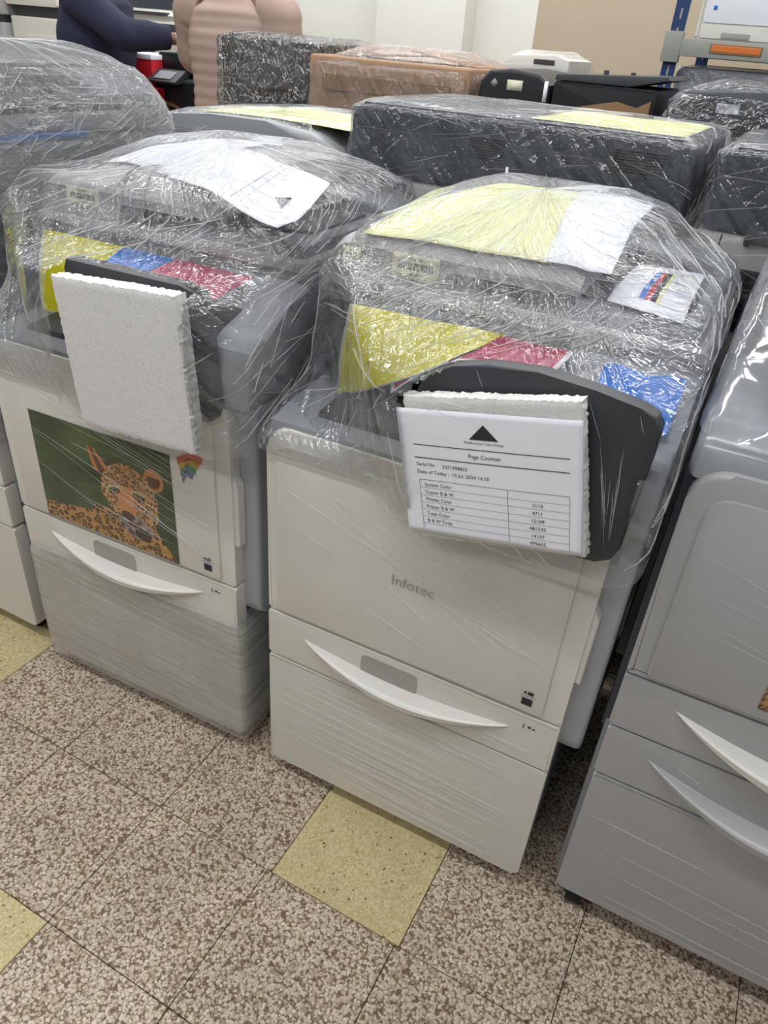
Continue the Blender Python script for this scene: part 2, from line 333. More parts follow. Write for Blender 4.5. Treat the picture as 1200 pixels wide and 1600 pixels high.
def film(parent, rings, top=None, seed=0, m='film', nu=180, nv=70, amp=.006, cut=None, name='stretch_wrap', cap=True, folds=None, creases=0, cdir=(.35, 1.), warp=None):
    ds = [0.]
    for a, b in zip(rings, rings[1:]): ds.append(ds[-1]+max(.01, abs(b[0]-a[0])+.5*(abs(b[3]-a[3])+abs(b[2]-a[2]))))
    tot = ds[-1]; vs = []; uvs = []
    rows = []
    for j in range(nv+1):
        d = tot*j/nv; k = 0
        while k < len(ds)-2 and d > ds[k+1]: k += 1
        t = (d-ds[k])/(ds[k+1]-ds[k]); rows.append(([lerp(a, b, t) for a, b in zip(rings[k], rings[k+1])], 1., d))
    if cap:
        last = rings[-1]
        for i in range(1, 15): rows.append((last, 1-i/14.0*.985, tot+i*.02))
    for (rg, sc, d) in rows:
        z, x0, x1, y0, y1, r = rg; cx, cy = (x0+x1)/2, (y0+y1)/2
        for i in range(nu):
            x, y = rr_pt(i/nu, x0, x1, y0, y1, r)
            x = cx+(x-cx)*sc; y = cy+(y-cy)*sc; zz = z
            if sc < 1:
                tz = top(x, y) if top else z
                zz = lerp(z, tz, smoothstep(1., .8, sc)) if sc > .8 else tz
            dx, dy = x-cx, y-cy; L = math.hypot(dx, dy)+1e-6
            # gathered folds: ridged noise pulled along the wrapping direction
            q = Vector((x*5+seed*3.1, y*5, zz*16+x*2.2))
            n = noise.noise(q)*.35+(.35-abs(noise.noise(Vector((x*14+zz*9, y*14, zz*26+seed)))))*.7+(.3-abs(noise.noise(Vector((x*45+seed, y*45, zz*60)))))*.25
            a = amp*n
            if sc == 1.: vs.append((x+dx/L*a, y+dy/L*a, zz))
            else: vs.append((x, y, zz+a*.5))
            if warp: vs[-1] = warp(*vs[-1])
            uvs.append((i/nu*2.4, d))
    fs = []; R = len(rows)
    for j in range(R-1):
        for i in range(nu):
            q = (j*nu+i, j*nu+(i+1) % nu, (j+1)*nu+(i+1) % nu, (j+1)*nu+i)
            if cut:
                c = [sum(vs[k][a] for k in q)/4 for a in range(3)]
                if cut(*c): continue
            fs.append(q)
    if cap: fs.append(tuple((R-1)*nu+i for i in range(nu)))
    nf = len(fs)
    rc = random.Random(seed*7+1); NR = R
    def gp(i, j):
        i %= nu; j = max(0., min(NR-1.001, j)); i0, j0 = int(i), int(j); a, b = i-i0, j-j0; i1 = (i0+1) % nu
        P = lambda ii, jj: Vector(vs[jj*nu+ii])
        return P(i0, j0).lerp(P(i1, j0), a).lerp(P(i0, j0+1).lerp(P(i1, j0+1), a), b)
    for _ in range(creases):
        i = rc.uniform(0, nu) if rc.random() < .3 else rc.uniform(nu*.30, nu*.97); j = rc.uniform(0, NR*.95); L = rc.uniform(4, 22); sg = 1 if rc.random() < .85 else -1; di, dj = cdir[0]*sg*rc.uniform(.3, 1.7), cdir[1]*rc.uniform(.5, 1.2)
        if rc.random() < .12: di, dj = 1.2, rc.uniform(-.3, .3)
        pts = [gp(i+di*L*t/6, j+dj*L*t/6) for t in range(7)]; wd = .0003+.0008*rc.random()**2
        mid = pts[3]
        if cut and (cut(*pts[0]) or cut(*mid) or cut(*pts[-1])): continue
        nn = (gp(i+1.5, j)-gp(i-1.5, j)).cross(gp(i, j+1.5)-gp(i, j-1.5))
        if nn.length < 1e-9: continue
        nn.normalize(); cc = Vector(((rings[0][1]+rings[0][2])/2, (rings[0][3]+rings[0][4])/2, 1.0))
        if nn.dot(mid-cc) < 0: nn = -nn
        base = len(vs)
        for t in range(7):
            d = (pts[min(6, t+1)]-pts[max(0, t-1)])
            sd = d.cross(nn)
            sd = sd.normalized()*wd*math.sin(PI*(t+.3)/6.6) if sd.length > 1e-9 else Vector((wd, 0, 0))
            for e in (pts[t]-sd, pts[t]+nn*(.0012+wd), pts[t]+sd): vs.append(tuple(e)); uvs.append((e.x, e.z))
        for t in range(6):
            b = base+t*3; fs += [(b, b+3, b+4, b+1), (b+1, b+4, b+5, b+2)]
    if folds:
        for (p, q, wd) in folds:
            p, q = Vector(p), Vector(q); d = (q-p).normalized(); s = d.cross(Vector((0, -1, 0))).normalized()*wd
            n = 5; base = len(vs); out = Vector((0, -wd*1.2, 0))
            for k in range(n+1):
                t = k/n; c = p.lerp(q, t)+s*(noise.noise(Vector((t*3, seed, p.z*50)))*2); ww = math.sin(PI*min(1, max(.02, t)))**.5
                for e in (c-s*ww, c+out*ww, c+s*ww): vs.append(tuple(e)); uvs.append((e.x, e.z))
            for k in range(n):
                b = base+k*3; fs += [(b, b+3, b+4, b+1), (b+1, b+4, b+5, b+2)]
    me = bpy.data.meshes.new(name); me.from_pydata(vs, [], fs); me.update()
    uvl = me.uv_layers.new(name='wrap')
    for pl in me.polygons:
        us = [uvs[me.loops[k].vertex_index] for k in pl.loop_indices]
        wrapx = max(u[0] for u in us)-min(u[0] for u in us) > 1.2 and len(us) == 4 and pl.index < nf
        for k, u in zip(pl.loop_indices, us): uvl.data[k].uv = (u[0]+2.4 if wrapx and u[0] < 1.2 else u[0], u[1])
    o = link(name, me, m, parent, smooth=False)
    me.polygons.foreach_set('use_smooth', [True]*len(me.polygons))
    if folds or creases:
        me.materials.append(M['crease'])
        for pl in me.polygons:
            if pl.index >= nf: pl.material_index = 1
    return o
def front_folds(seed, y, x0, x1, z0, z1, n, slope, wd=.0008, lmin=.1, lmax=.5):
    r = random.Random(seed); out = []
    for i in range(n):
        L = r.uniform(lmin, lmax); x = r.uniform(x0, max(x0, x1-L*.6)); xe = min(x1, x+L); z = r.uniform(z0, z1); sl = slope*r.uniform(.5, 1.5)
        ze = z+(xe-x)*sl
        if not (z0 < ze < z1): continue
        out.append(((x, y, z), (xe, y, ze), wd*r.uniform(.5, 1.5)))
    return out
# ================================================================== setting
TILE = .30
fl = obj('floor', add_box(bmesh.new(), -5, 4.5, -2.6, 5.2, -.12, -.004), 'grout'); tag(fl, 'terrazzo tile floor of brown speckled and yellow squares', kind='structure')
tile_me = {}
for key in ('terrazzo', 'ytile'):
    bm = add_box(bmesh.new(), .0009, TILE-.0009, .0009, TILE-.0009, -.012, 0, .0011, 1); me = bpy.data.meshes.new('tile'); bm.to_mesh(me); bm.free(); me.materials.append(M[key]); tile_me[key] = me
yel = {(2, 0), (-2, 0), (0, -2), (4, -2), (-3, -3), (6, 0), (1, 2), (5, 2)}
rt = random.Random(3)
for u in range(-8, 9):
    for v in range(-4, 5):
        o = bpy.data.objects.new('tile', tile_me['ytile' if (u, v) in yel else 'terrazzo']); C.objects.link(o); o.parent = fl
        dx = -.006 if v < 0 else 0.003
        o.location = (u*TILE+dx, v*TILE+.003, rt.uniform(-.0006, .0004))
bm = add_box(bmesh.new(), -5, 4.5, 1.5, 5.2, -.01, 0); add_box(bm, -5, -2.4, -2.6, 1.5, -.01, 0); add_box(bm, 2.7, 4.5, -2.6, 1.5, -.01, 0); add_box(bm, -2.4, 2.7, -2.6, -1.2, -.01, 0)
o = obj('far_paving', bm, 'terrazzo', fl, smooth=False); o['kind'] = 'stuff'
YW = 4.0
o = box('wall_back', -5, -.44, YW, YW+.15, 0, CEIL, 'wall', None, r=0); tag(o, 'cream painted wall behind the machines', kind='structure')
o = box('wall_pilaster', -1.36, -.80, YW-.16, YW, 0, CEIL, 'wall', None, r=.004); o.name = 'trim_1'; tag(o, 'cream pilaster standing out of the back wall', kind='structure')
o = prism('wall_right', [(-.44, YW), (2.6, YW-.55), (2.6, YW-.40), (-.44, YW+.15)], 'z', 0, CEIL, 'tan', None); tag(o, 'wall beside the shelving, with its soft shadow painted in as tan', kind='structure')
o = box('wall_left', -5.15, -5, -2.6, YW+.15, 0, CEIL, 'wall', None, r=0); tag(o, 'cream wall at the far left', kind='structure')
o = box('ceiling', -5, 4.5, -2.6, 5.2, CEIL, CEIL+.1, 'ceil', None, r=0); tag(o, 'white painted ceiling', kind='structure')
# ceiling tube lights (out of the frame, they light the room)
def tube_emit():
    m, t, o = nt('fluorescent_tube'); e = N(t, 'ShaderNodeEmission', Strength=9.); e.inputs[0].default_value = (.95, .97, 1, 1); t.links.new(e.outputs[0], o.inputs[0]); return m
M['tube'] = tube_emit()
for k, (lx, ly) in enumerate(LAMPS):
    L = thing('ceiling_light', (lx, ly, CEIL-.09), 0, 'white fluorescent ceiling fitting hung under the ceiling', 'ceiling light', 'fluorescent ceiling lights')
    box('housing', -.62, .62, -.09, .09, .03, .09, 'lampwhite', L, .006)
    for s in (-1, 1):
        bm = add_cyl(bmesh.new(), (-.6, s*.045, .014), (.6, s*.045, .014), .013, 12); obj('tube', bm, 'tube', L)
    ld = bpy.data.lights.new('tube_glow', 'AREA'); ld.shape = 'RECTANGLE'; ld.size = 1.2; ld.size_y = .14; ld.energy = LIGHT_W; ld.color = LIGHT_COL
    lo = bpy.data.objects.new('tube_glow', ld); C.objects.link(lo); lo.parent = L; lo.location = (0, 0, -.005)
# ================================================================== copier builder (row one, two alike machines)
ADF_Y0, ADF_Y1 = .195, .69
def hz(x, y):
    """top of the document feeder, local coordinates"""
    return 1.190+.056*smoothstep(-.02, .20, x)*smoothstep(.17, .40, y)-.02*smoothstep(.40, .50, x)-.012*smoothstep(.55, .72, y)
def caster(parent, x, y):
    c = obj('caster', add_cyl(bmesh.new(), (x-.016, y, .026), (x+.016, y, .026), .026, 18), 'rubber', parent)
    box('caster_fork', x-.022, x+.022, y-.02, y+.025, .03, .062, 'black', c, .004)
def drawer_handle(parent, x0, x1, zc, sag, d, m, h=.034, y0=0.):
    bm = bmesh.new(); n = 28; prev = None
    for k in range(n+1):
        t = k/n; s = math.sin(PI*t)**.8 if 0 < t < 1 else 0.; x = lerp(x0, x1, t); z = zc-sag*math.sin(PI*t)+.0
        hh = h*max(.06, s)
        sec = [(y0+.002, z), (y0-d*s*.6, z-hh*.15), (y0-d*s, z-hh*.40), (y0-d*s*.95, z-hh*.75), (y0-d*s*.5, z-hh), (y0+.002, z-hh*1.15)]
        ring = [bm.verts.new((x, a, b)) for a, b in sec]
        if prev:
            for a in range(len(sec)-1): bm.faces.new((prev[a], ring[a], ring[a+1], prev[a+1]))
        prev = ring
    return obj('drawer_handle', bm, m, parent)
def sticker(parent, f, W, H, seed, text, m='label'):
    s = sheet('barcode_sticker', f, 6, 4, parent, m, thick=.0006)
    r = random.Random(seed); it = []; x = W*.12
    while x < W*.86:
        wd = r.choice((.0008, .0014, .002)); it.append(('r', x, H*.38, x+wd, H*.68)); x += wd+r.choice((.0007, .0012, .0018))
    it += [('t', W*.5, H*.78, H*.15, text, 'CENTER'), ('t', W*.5, H*.16, H*.15, 'A%d %04d' % (seed, 3170+seed), 'CENTER')]
    ink_on('barcode_print', f, W, H, it, s)
    return s
def copier(name, loc, rz, label, seed, low='white'):
    T = thing(name, loc, rz, label, 'copier', 'wrapped copiers in the front row')
    W, UW, D = .605, .645, .70
    for x in (.06, .545):
        for y in (.07, .60): caster(T, x, y)
    box('base_cabinet', .004, .60, .035, .66, .055, .40, 'side', T, .006)
    # bottom drawer front, tray front with curved handle, front door
    dr = prism('bottom_drawer', rrect(0, W, .05, .372, (.012, .012, .004, .004)), 'y', 0, .034, low, T, .006, 3)
    tr = prism('tray_front', rrect(0, W, .379, .492, (.004,)*4), 'y', .0, .034, low, T, .005, 3)
    drawer_handle(tr, .082, .520, .452, .019, .034, 'white', h=.036)
    pk = prism('grip_pocket', rrect(.215, .335, .425, .478, (.012,)*4), 'y', -.0016, .01, 'pocket', tr, .001, 1)
    dw = prism('front_door', rrect(0, W, .498, .905, (.004, .004, .045, .045)), 'y', .002, .036, 'white', T, .008, 3)
    prism('door_panel', rrect(.022, W-.036, .506, .875, (.004, .004, .030, .030)), 'y', -.0025, .01, 'white', dw, .002, 2)
    prism('door_latch', [(W-.002, .60), (W+.010, .60), (W+.010, .74), (W-.002, .76)], 'y', .006, .03, 'white', dw, .002, 1)
    # main unit: a wider body above the cabinet, with open output bay under the scanner
    prism('main_body', [(.036, .425), (.06, .405), (D, .405), (D, .90), (.030, .90), (.030, .45)], 'x', .0, UW, 'side', T, .012, 3)
    prism('tray_deck', [(.002, .885), (.012, .912), (.06, .925), (.30, .945), (.62, 1.00), (.62, .89), (.02, .88)], 'x', .004, .47, 'midgrey', T, .004, 2)
    prism('right_column', [(.012, .90), (.010, .96), (.022, 1.005), (.06, 1.025), (.15, 1.05), (.21, 1.085), (D, 1.085), (D, .90)], 'x', .445, UW, 'side', T, .012, 3)
    prism('output_tray', [(.045, .915), (.05, .932), (.30, .952), (.56, 1.0), (.56, .93)], 'x', .075, .44, 'cavity', T, .006, 2)
    prism('bay_back', [(.56, .94), (.56, 1.09), (D, 1.09), (D, .90)], 'x', .004, .46, 'cavity', T, .003, 1)
    prism('left_post', [(.40, .93), (.36, 1.09), (.60, 1.09), (.60, .93)], 'x', .002, .035, 'midgrey', T, .006, 2)
    # access panels on the right flank
    fk = UW+.001
    for (y0, y1, z0, z1) in ((.13, .60, .62, .84), (.13, .30, .70, .78), (.05, .60, .86, .885)):
        p_ = prism('side_panel', rrect(y0, y1, z0, z1, (.008,)*4), 'x', fk-.004, fk+.003, 'side', T, .002, 1)
    # scanner and document feeder
    sc = prism('scanner', rrect(0, UW-.004, 1.075, 1.112, (.008,)*4), 'y', ADF_Y0+.012, D, 'grey', T, .006, 2)
    prism('scanner_lip', rrect(-.002, UW-.002, 1.106, 1.124, (.006,)*4, 3), 'y', ADF_Y0-.006, D+.003, 'coolgrey', T, .004, 2)
    bm = bmesh.new(); nx, ny = 34, 22; X1 = .44; top = []
    ys = [lerp(ADF_Y0, ADF_Y1, j/ny) for j in range(ny+1)]; xs = [lerp(.008, X1, i/nx) for i in range(nx+1)]
    def edge(x, y): return -.02*(1-smoothstep(0, .03, x-.008))**2-.012*(1-smoothstep(0, .022, y-ADF_Y0))**2
    for y in ys: top.append([bm.verts.new((x, y, hz(x, y)+edge(x, y))) for x in xs])
    for j in range(ny):
        for i in range(nx): bm.faces.new((top[j][i], top[j][i+1], top[j+1][i+1], top[j+1][i]))
    und = lambda x: 1.124 if x < .215 else (1.163 if x < .40 else 1.166)
    xb = [.008, .214, .216, .42, X1]
    def skirt(vs, fn):
        lo = [bm.verts.new((v.co.x, v.co.y, fn(v.co.x))) for v in vs]
        for a in range(len(vs)-1): bm.faces.new((vs[a], lo[a], lo[a+1], vs[a+1]))
        return lo
    fr = skirt(top[0], und); bk = skirt(top[-1], und); skirt([r[0] for r in top], und); skirt([r[-1] for r in top], und)
    for a in range(nx): bm.faces.new((fr[a], bk[a], bk[a+1], fr[a+1]))
    ad = obj('document_feeder', bm, 'grey', T)
    prism('feeder_bay', rrect(.215, .425, 1.122, 1.170, (.003,)*4), 'y', ADF_Y0+.07, ADF_Y1-.02, 'dark', T, .002, 1)
    prism('feeder_tray', [(.33, 1.122), (.35, 1.134), (.62, 1.152), (.628, 1.146), (.628, 1.122)], 'y', ADF_Y0+.02, ADF_Y1-.03, 'midgrey', T, .004, 2)
    prism('tray_guide', [(.36, 1.134), (.60, 1.150), (.60, 1.156), (.36, 1.140)], 'y', ADF_Y0+.10, ADF_Y0+.32, 'cavity', T, .001, 1)
    prism('feeder_back_hump', [(.42, 1.122), (.42, 1.185), (.60, 1.172), (.632, 1.150), (.632, 1.122)], 'y', ADF_Y1-.13, ADF_Y1, 'midgrey', T, .012, 3)
    return T
CX, CY, CR = .452, .216, .016
LX, LY, LR = -.243, .206, .034
cen = copier('office_copier', (CX, CY, 0), CR, 'white copier in the middle, with a page counter sheet taped on its foam pad', 1)
lef = copier('office_copier', (LX, LY, 0), LR, 'white copier with a leopard photo on its front door', 2)
def yl(y): return y-CY
# ---- details on the centre machine
yf = ADF_Y0-.0015
sticker(cen, plane_map((.125, yf, 1.140), (1, 0, 0), (0, 0, 1), .085, .040), .085, .040, 5, 'METAWEY')
s = sheet('asset_sticker', plane_map((.030, yf, 1.150), (1, 0, 0), (0, 0, 1), .034, .024), 3, 2, cen, 'label', thick=.0006)
ink_on('asset_print', plane_map((.030, yf, 1.150), (1, 0, 0), (0, 0, 1), .034, .024), .034, .024, [('t', .017, .007, .011, 'JMTi', 'CENTER')], s)
def door_marks(T):
    f = plane_map((0, -.0028, 0), (1, 0, 0), (0, 0, 1), 1, 1)
    ink_on('door_print', f, 1, 1, [('r', .530, .520, .549, .536), ('r', .531, .546, .536, .551), ('r', .538, .545, .548, .552), ('r', .525, .541, .555, .5418)], T)
    f2 = plane_map((0, -.0003, 0), (1, 0, 0), (0, 0, 1), 1, 1)
    ink_on('tray_print', f2, 1, 1, [('t', .540, .462, .016, '1', 'LEFT'), ('r', .552, .466, .557, .471), ('r', .560, .466, .565, .469)], T)
door_marks(cen); door_marks(lef)
ink_on('brand_print', plane_map((0, -.0028, 0), (1, 0, 0), (0, 0, 1), 1, 1), 1, 1, [('t', .262, .672, .030, 'Infotec', 'LEFT')], cen, m='pocket')
# control panel of the centre machine (dark slab with a bowed top), hangs before the output bay
PO = [(.770, .90), (.755, .985), (.735, 1.040), (.750, 1.080), (.790, 1.106), (.840, 1.120), (.910, 1.126), (.985, 1.121), (1.045, 1.112), (1.066, 1.106), (1.075, 1.092), (1.076, 1.06), (1.068, .905), (1.060, .884), (1.040, .872), (.95, .868), (.785, .868)]
pn = prism('control_panel', [(x-CX, z) for x, z in PO], 'y', yl(.176), yl(.205), 'dark', cen, .004, 2)
prism('panel_arm', [(yl(.200), .93), (yl(.20), 1.06), (.16, 1.05), (.16, .93)], 'x', .50, .58, 'dark', cen, .003, 1)
PL = [(.052, .880), (.047, 1.100), (.055, 1.116), (.30, 1.116), (.332, 1.108), (.342, 1.09), (.352, .905), (.345, .884), (.32, .876)]
pl = prism('control_panel', [(x-LX, z) for x, z in PL], 'y', .178-LY, .212-LY, 'dark', lef, .004, 2)
prism('panel_arm', [(-.002, .93), (-.002, 1.05), (.16, 1.04), (.16, .93)], 'x', .48, .56, 'dark', lef, .003, 1)
# ---- foam pads
def foam_pad(name, centre, w, h, th, rot, label, seed, rz=0.):
    r = random.Random(seed); bm = bmesh.new(); nx, nz = 60, 56; g = {}
    def pos(i, k, side):
        u, v = i/nx-.5, k/nz-.5; x, z = u*w, v*h
        e = min(i, nx-i, k, nz-k); j = 0
        if e == 0:
            x += r.uniform(-.0014, .0014) if i in (0, nx) else 0; z += r.uniform(-.0014, .0014) if k in (0, nz) else 0
        y = -th/2 if side == 0 else th/2
        if e <= 1: y += (.0022 if e == 0 else .0006)*(1 if side == 0 else -1)
        y += .0006*noise.noise(Vector((x*120, z*120, seed+side)))
        return (x, y, z)
    for sd in (0, 1):
        for i in range(nx+1):
            for k in range(nz+1): g[i, k, sd] = bm.verts.new(pos(i, k, sd))
    for sd in (0, 1):
        for i in range(nx):
            for k in range(nz): bm.faces.new((g[i, k, sd], g[i+1, k, sd], g[i+1, k+1, sd], g[i, k+1, sd]))
    loop = [(i, 0) for i in range(nx)]+[(nx, k) for k in range(nz)]+[(i, nz) for i in range(nx, 0, -1)]+[(0, k) for k in range(nz, 0, -1)]
    L = len(loop); NB = 5; layers = [[g[a[0], a[1], 0] for a in loop]]
    for b in range(1, NB):
        row = []
        for a in loop:
            p, q = g[a[0], a[1], 0].co, g[a[0], a[1], 1].co; c = p.lerp(q, b/NB); o_ = Vector((a[0]/nx-.5, 0, a[1]/nz-.5)).normalized()
            row.append(bm.verts.new(c+o_*(.0012+r.uniform(-.0018, .0018))))
        layers.append(row)
    layers.append([g[a[0], a[1], 1] for a in loop])
    for b in range(NB):
        for a in range(L): bm.faces.new((layers[b][a], layers[b][(a+1) % L], layers[b+1][(a+1) % L], layers[b+1][a]))
    o = obj(name, bm, 'foam'); o.location = centre; o.rotation_euler = (0, rot, rz)
    return tag(o, label, 'foam pad', 'foam pads over the control panels')
fc = foam_pad('foam_pad', (.884, .159, .980), .250, .222, .027, -.235, 'white foam pad behind the printed page counter sheet', 3, .0)
flp = foam_pad('foam_pad', (.211, .158, .972), .268, .272, .034, -.07, 'bare white foam pad strapped over the left control panel', 9, .0)
# ---- page counter sheet on the centre foam
PW, PH = .262, .196
ang = .205; ux = Vector((math.cos(ang), 0, math.sin(ang))); uz = Vector((-math.sin(ang), 0, math.cos(ang)))
po = Vector((.884, .1435, .978))-ux*(PW/2+.006)-uz*(PH/2+.004)
def pagef(u, v):
    p = po+ux*(u*PW)+uz*(v*PH); return (p.x, p.y-.0012*math.sin(PI*u)-.001*noise.noise(Vector((u*4, v*3, 2)))-.001, p.z)
pg = sheet('printed_page', pagef, 30, 24, None, 'paper', thick=.0006); tag(pg, 'page counter printout with a black triangle logo and a table', 'paper')
rows = [('System Color', ''), ('Copier B & W', '2110'), ('Printer Color', '4711'), ('Printer B & W', '12109'), ('Total Color', '481542'), ('B & W Total', '14107'), ('', '495655')]
it = [('p', [(.108, .158), (.150, .158), (.129, .180)]), ('t', .129, .1515, .0052, 'Multifunction Color Design', 'CENTER'),
      ('r', .022, .1425, .246, .1436), ('t', .129, .130, .0085, 'Page Counter', 'CENTER'), ('r', .022, .1225, .246, .1237),
      ('t', .024, .1105, .0075, 'Serial No.', 'LEFT'), ('t', .064, .1095, .0078, '3371998833', 'LEFT'), ('t', .024, .0985, .0078, 'Date of Today :  10 Jul, 2024 16:10', 'LEFT'),
      ('r', .026, .088, .246, .0886), ('r', .026, .006, .0266, .088), ('r', .160, .006, .1606, .088), ('r', .2455, .006, .246, .088)]
for k, (a, b) in enumerate(rows):
    y = .0785-k*.0118
    if a: it.append(('t', .034, y, .0076, a, 'LEFT'))
    if b: it.append(('t', .202, y, .0078, b, 'CENTER'))
    if k: it.append(('r', .026, y+.0088, .246, y+.0092))
ink_on('page_print', pagef, PW, PH, it, pg, off=.0009)
bm = text_bm('.', .01); bm.free()
# ---- colour test prints hanging out of the output bay
def blob(u, v, edge_w=.02):
    return
def colf_c(u, v, w=.035):
    if u < w or v < w or u > 1-w or v > 1-w: return (.85, .86, .88, 1)
    return (0.78, .74, .012, 1)
def hang(name, corners, sag, colf, label, parent=None, bow=None, nu=28, nv=22, outline=None):
    tl, tr, bl, br = [Vector(c) for c in corners]
    def f(u, v):
        p = bl.lerp(br, u).lerp(tl.lerp(tr, u), v); q = Vector((0, -sag*math.sin(PI*min(1, v*.9)), 0))
        b = bow(u, v) if bow else 0.
        return (p.x, p.y+q.y, p.z+b+.002*noise.noise(Vector((u*3, v*3, len(label)))))
    o = sheet(name, f, nu, nv, None, 'print', colf, thick=.0008, outline=outline); tag(o, label, 'paper', 'colour test prints in the output bays'); return o
YEL, MAG, BLU, WHI = (0.80, .74, .012, 1), (.50, .018, .09, 1), (.010, .20, .74, 1), (.82, .83, .86, 1)
def cf(main, w=.03, sides='lrtb', two=None):
    def c(u, v):
        if ('l' in sides and u < w) or ('r' in sides and u > 1-w) or ('b' in sides and v < w*1.2) or ('t' in sides and v > 1-w): return WHI
        if two: return two(u, v)
        return main
    return c
# centre: yellow+magenta sheet, second magenta sheet beneath, blue sheet at right (world coordinates)
def ymix(u, v):
    return MAG if (u-.62) > .28*(1-v)**1.4*0+.30*(smoothstep(.0, .9, v)) *.45 else YEL
hang('colour_print', ((.505, .400, 1.082), (.790, .412, 1.086), (.512, .350, .925), (.742, .345, 1.062)), .012, cf(YEL, .02, 'lb'), 'yellow test print drooping from the middle copier', bow=lambda u, v: -(1-v)*.012*math.sin(PI*u))
hang('colour_print', ((.785, .402, 1.086), (.903, .405, 1.086), (.735, .335, 1.052), (.888, .330, 1.058)), .008, cf(MAG, .05, 'rb'), 'magenta test print next to the yellow one on the middle copier', bow=lambda u, v: (1-v)*.010*math.sin(PI*u))
hang('colour_print', ((.610, .375, 1.02), (.74, .375, 1.070), (.620, .350, .958), (.740, .345, 1.050)), .004, cf(MAG, .05, 'lb'), 'dark red print corner peeping out below the yellow sheet', bow=lambda u, v: (1-v)*.010*math.sin(PI*u))
hang('colour_print', ((.958, .375, 1.088), (1.076, .385, 1.088), (.960, .300, 1.050), (1.078, .285, 1.040)), -.012, cf(BLU, .03, ''), 'bright blue test print at the right of the middle copier', bow=lambda u, v: .006*math.sin(u*9)*math.sin(v*7))
# left machine
hang('colour_print', ((-.238, .395, 1.086), (-.01, .405, 1.086), (-.215, .335, .93), (.05, .330, 1.01)), .012, cf(YEL, .02, 'lb'), 'yellow test print inside the leopard copier', bow=lambda u, v: -(1-v)*.02*math.sin(PI*u))
hang('colour_print', ((-.02, .400, 1.085), (.16, .405, 1.085), (-.04, .300, 1.035), (.12, .290, 1.038)), .008, cf(BLU, .03, ''), 'blue test print between yellow and magenta in the leopard copier')
hang('colour_print', ((.12, .395, 1.088), (.30, .40, 1.088), (.08, .272, 1.052), (.285, .268, 1.06)), .008, cf(MAG, .03, ''), 'magenta test print at the right in the leopard copier', bow=lambda u, v: (1-v)*.008*math.sin(PI*u))
# ---- papers lying over the document feeders
def drape(name, T, quad, label, m, off=.003, nu=26, nv=22, cat='paper', group='papers lying on the document feeders', zf=None):
    q = [Vector(p).to_3d() for p in quad]; mw = Matrix.Translation(T.location) @ Matrix.Rotation(T.rotation_euler.z, 4, 'Z')
    zf = zf or hz
    def f(u, v):
        p = q[0].lerp(q[1], u).lerp(q[3].lerp(q[2], u), v); z = zf(p.x, p.y)+off+.0016*noise.noise(Vector((p.x*18, p.y*18, off*900)))
        return tuple(mw @ Vector((p.x, p.y, z)))
    o = sheet(name, f, nu, nv, None, m, thick=.0007); tag(o, label, cat, group); return o, f
hz2 = lambda x, y: hz(min(x, .44), y)-.004*max(0, x-.42)
drape('paper_sheet', cen, ((.06, .205), (.385, .215), (.335, .60), (.03, .56)), 'pale yellow sheet on top of the middle copier', 'yellow_paper', .006)
drape('paper_sheet', cen, ((.375, .210), (.475, .225), (.462, .62), (.325, .60)), 'white sheet overlapping the yellow one on the middle copier', 'paper', .010, zf=hz2)
o, f = drape('paper_sheet', cen, ((.475, .245), (.595, .215), (.592, .46), (.478, .47)), 'white card with red, blue and yellow stripes on the feeder tray', 'paper', .016, zf=lambda x, y: 1.150+.006*math.sin((x-.45)*14)-.02*smoothstep(.30, .2, y))
for k, (c_, a) in enumerate((('bluesheet', .36), ('red', .44), ('ink', .51), ('yellow_paper', .56))):
    ink_on('stripe', f, 1, 1, [('r', a, .12+.02*k_, a+.075, .12+.02*k_+.022) for k_ in range(34)], o, m=c_, off=.0016)
for k, (c_, a) in enumerate((('red', .70), ('bluesheet', .76), ('yellow_paper', .82))):
    ink_on('corner_mark', f, 1, 1, [('p', [(a, .80), (a+.05, .80), (a+.05, .88), (a, .88)])], o, m=c_, off=.0012)
o, f = drape('paper_sheet', lef, ((.325, .215), (.633, .122), (.612, .335), (.300, .470)), 'white printout with a triangle logo lying on the leopard copier', 'paper', .010, zf=lambda x, y: max(hz(min(x, .44), y), 1.215-.03*smoothstep(.42, .62, x)))
ink_on('page_print', f, 1, 1, [('p', [(.84, .40), (.84, .60), (.73, .50)]), ('r', .545, .10, .551, .95), ('r', .62, .10, .624, .95)], o, off=.0014)
drape('paper_sheet', lef, ((.10, .30), (.32, .26), (.30, .66), (.06, .64)), 'white sheet standing in for film glare on the leopard copier feeder', 'paper', .006)  # added sheet, its white imitates the glare on the film
sticker(lef, plane_map((.085, yf, 1.146), (1, 0, 0), (0, 0, 1), .085, .036), .085, .036, 8, 'METAWEY')
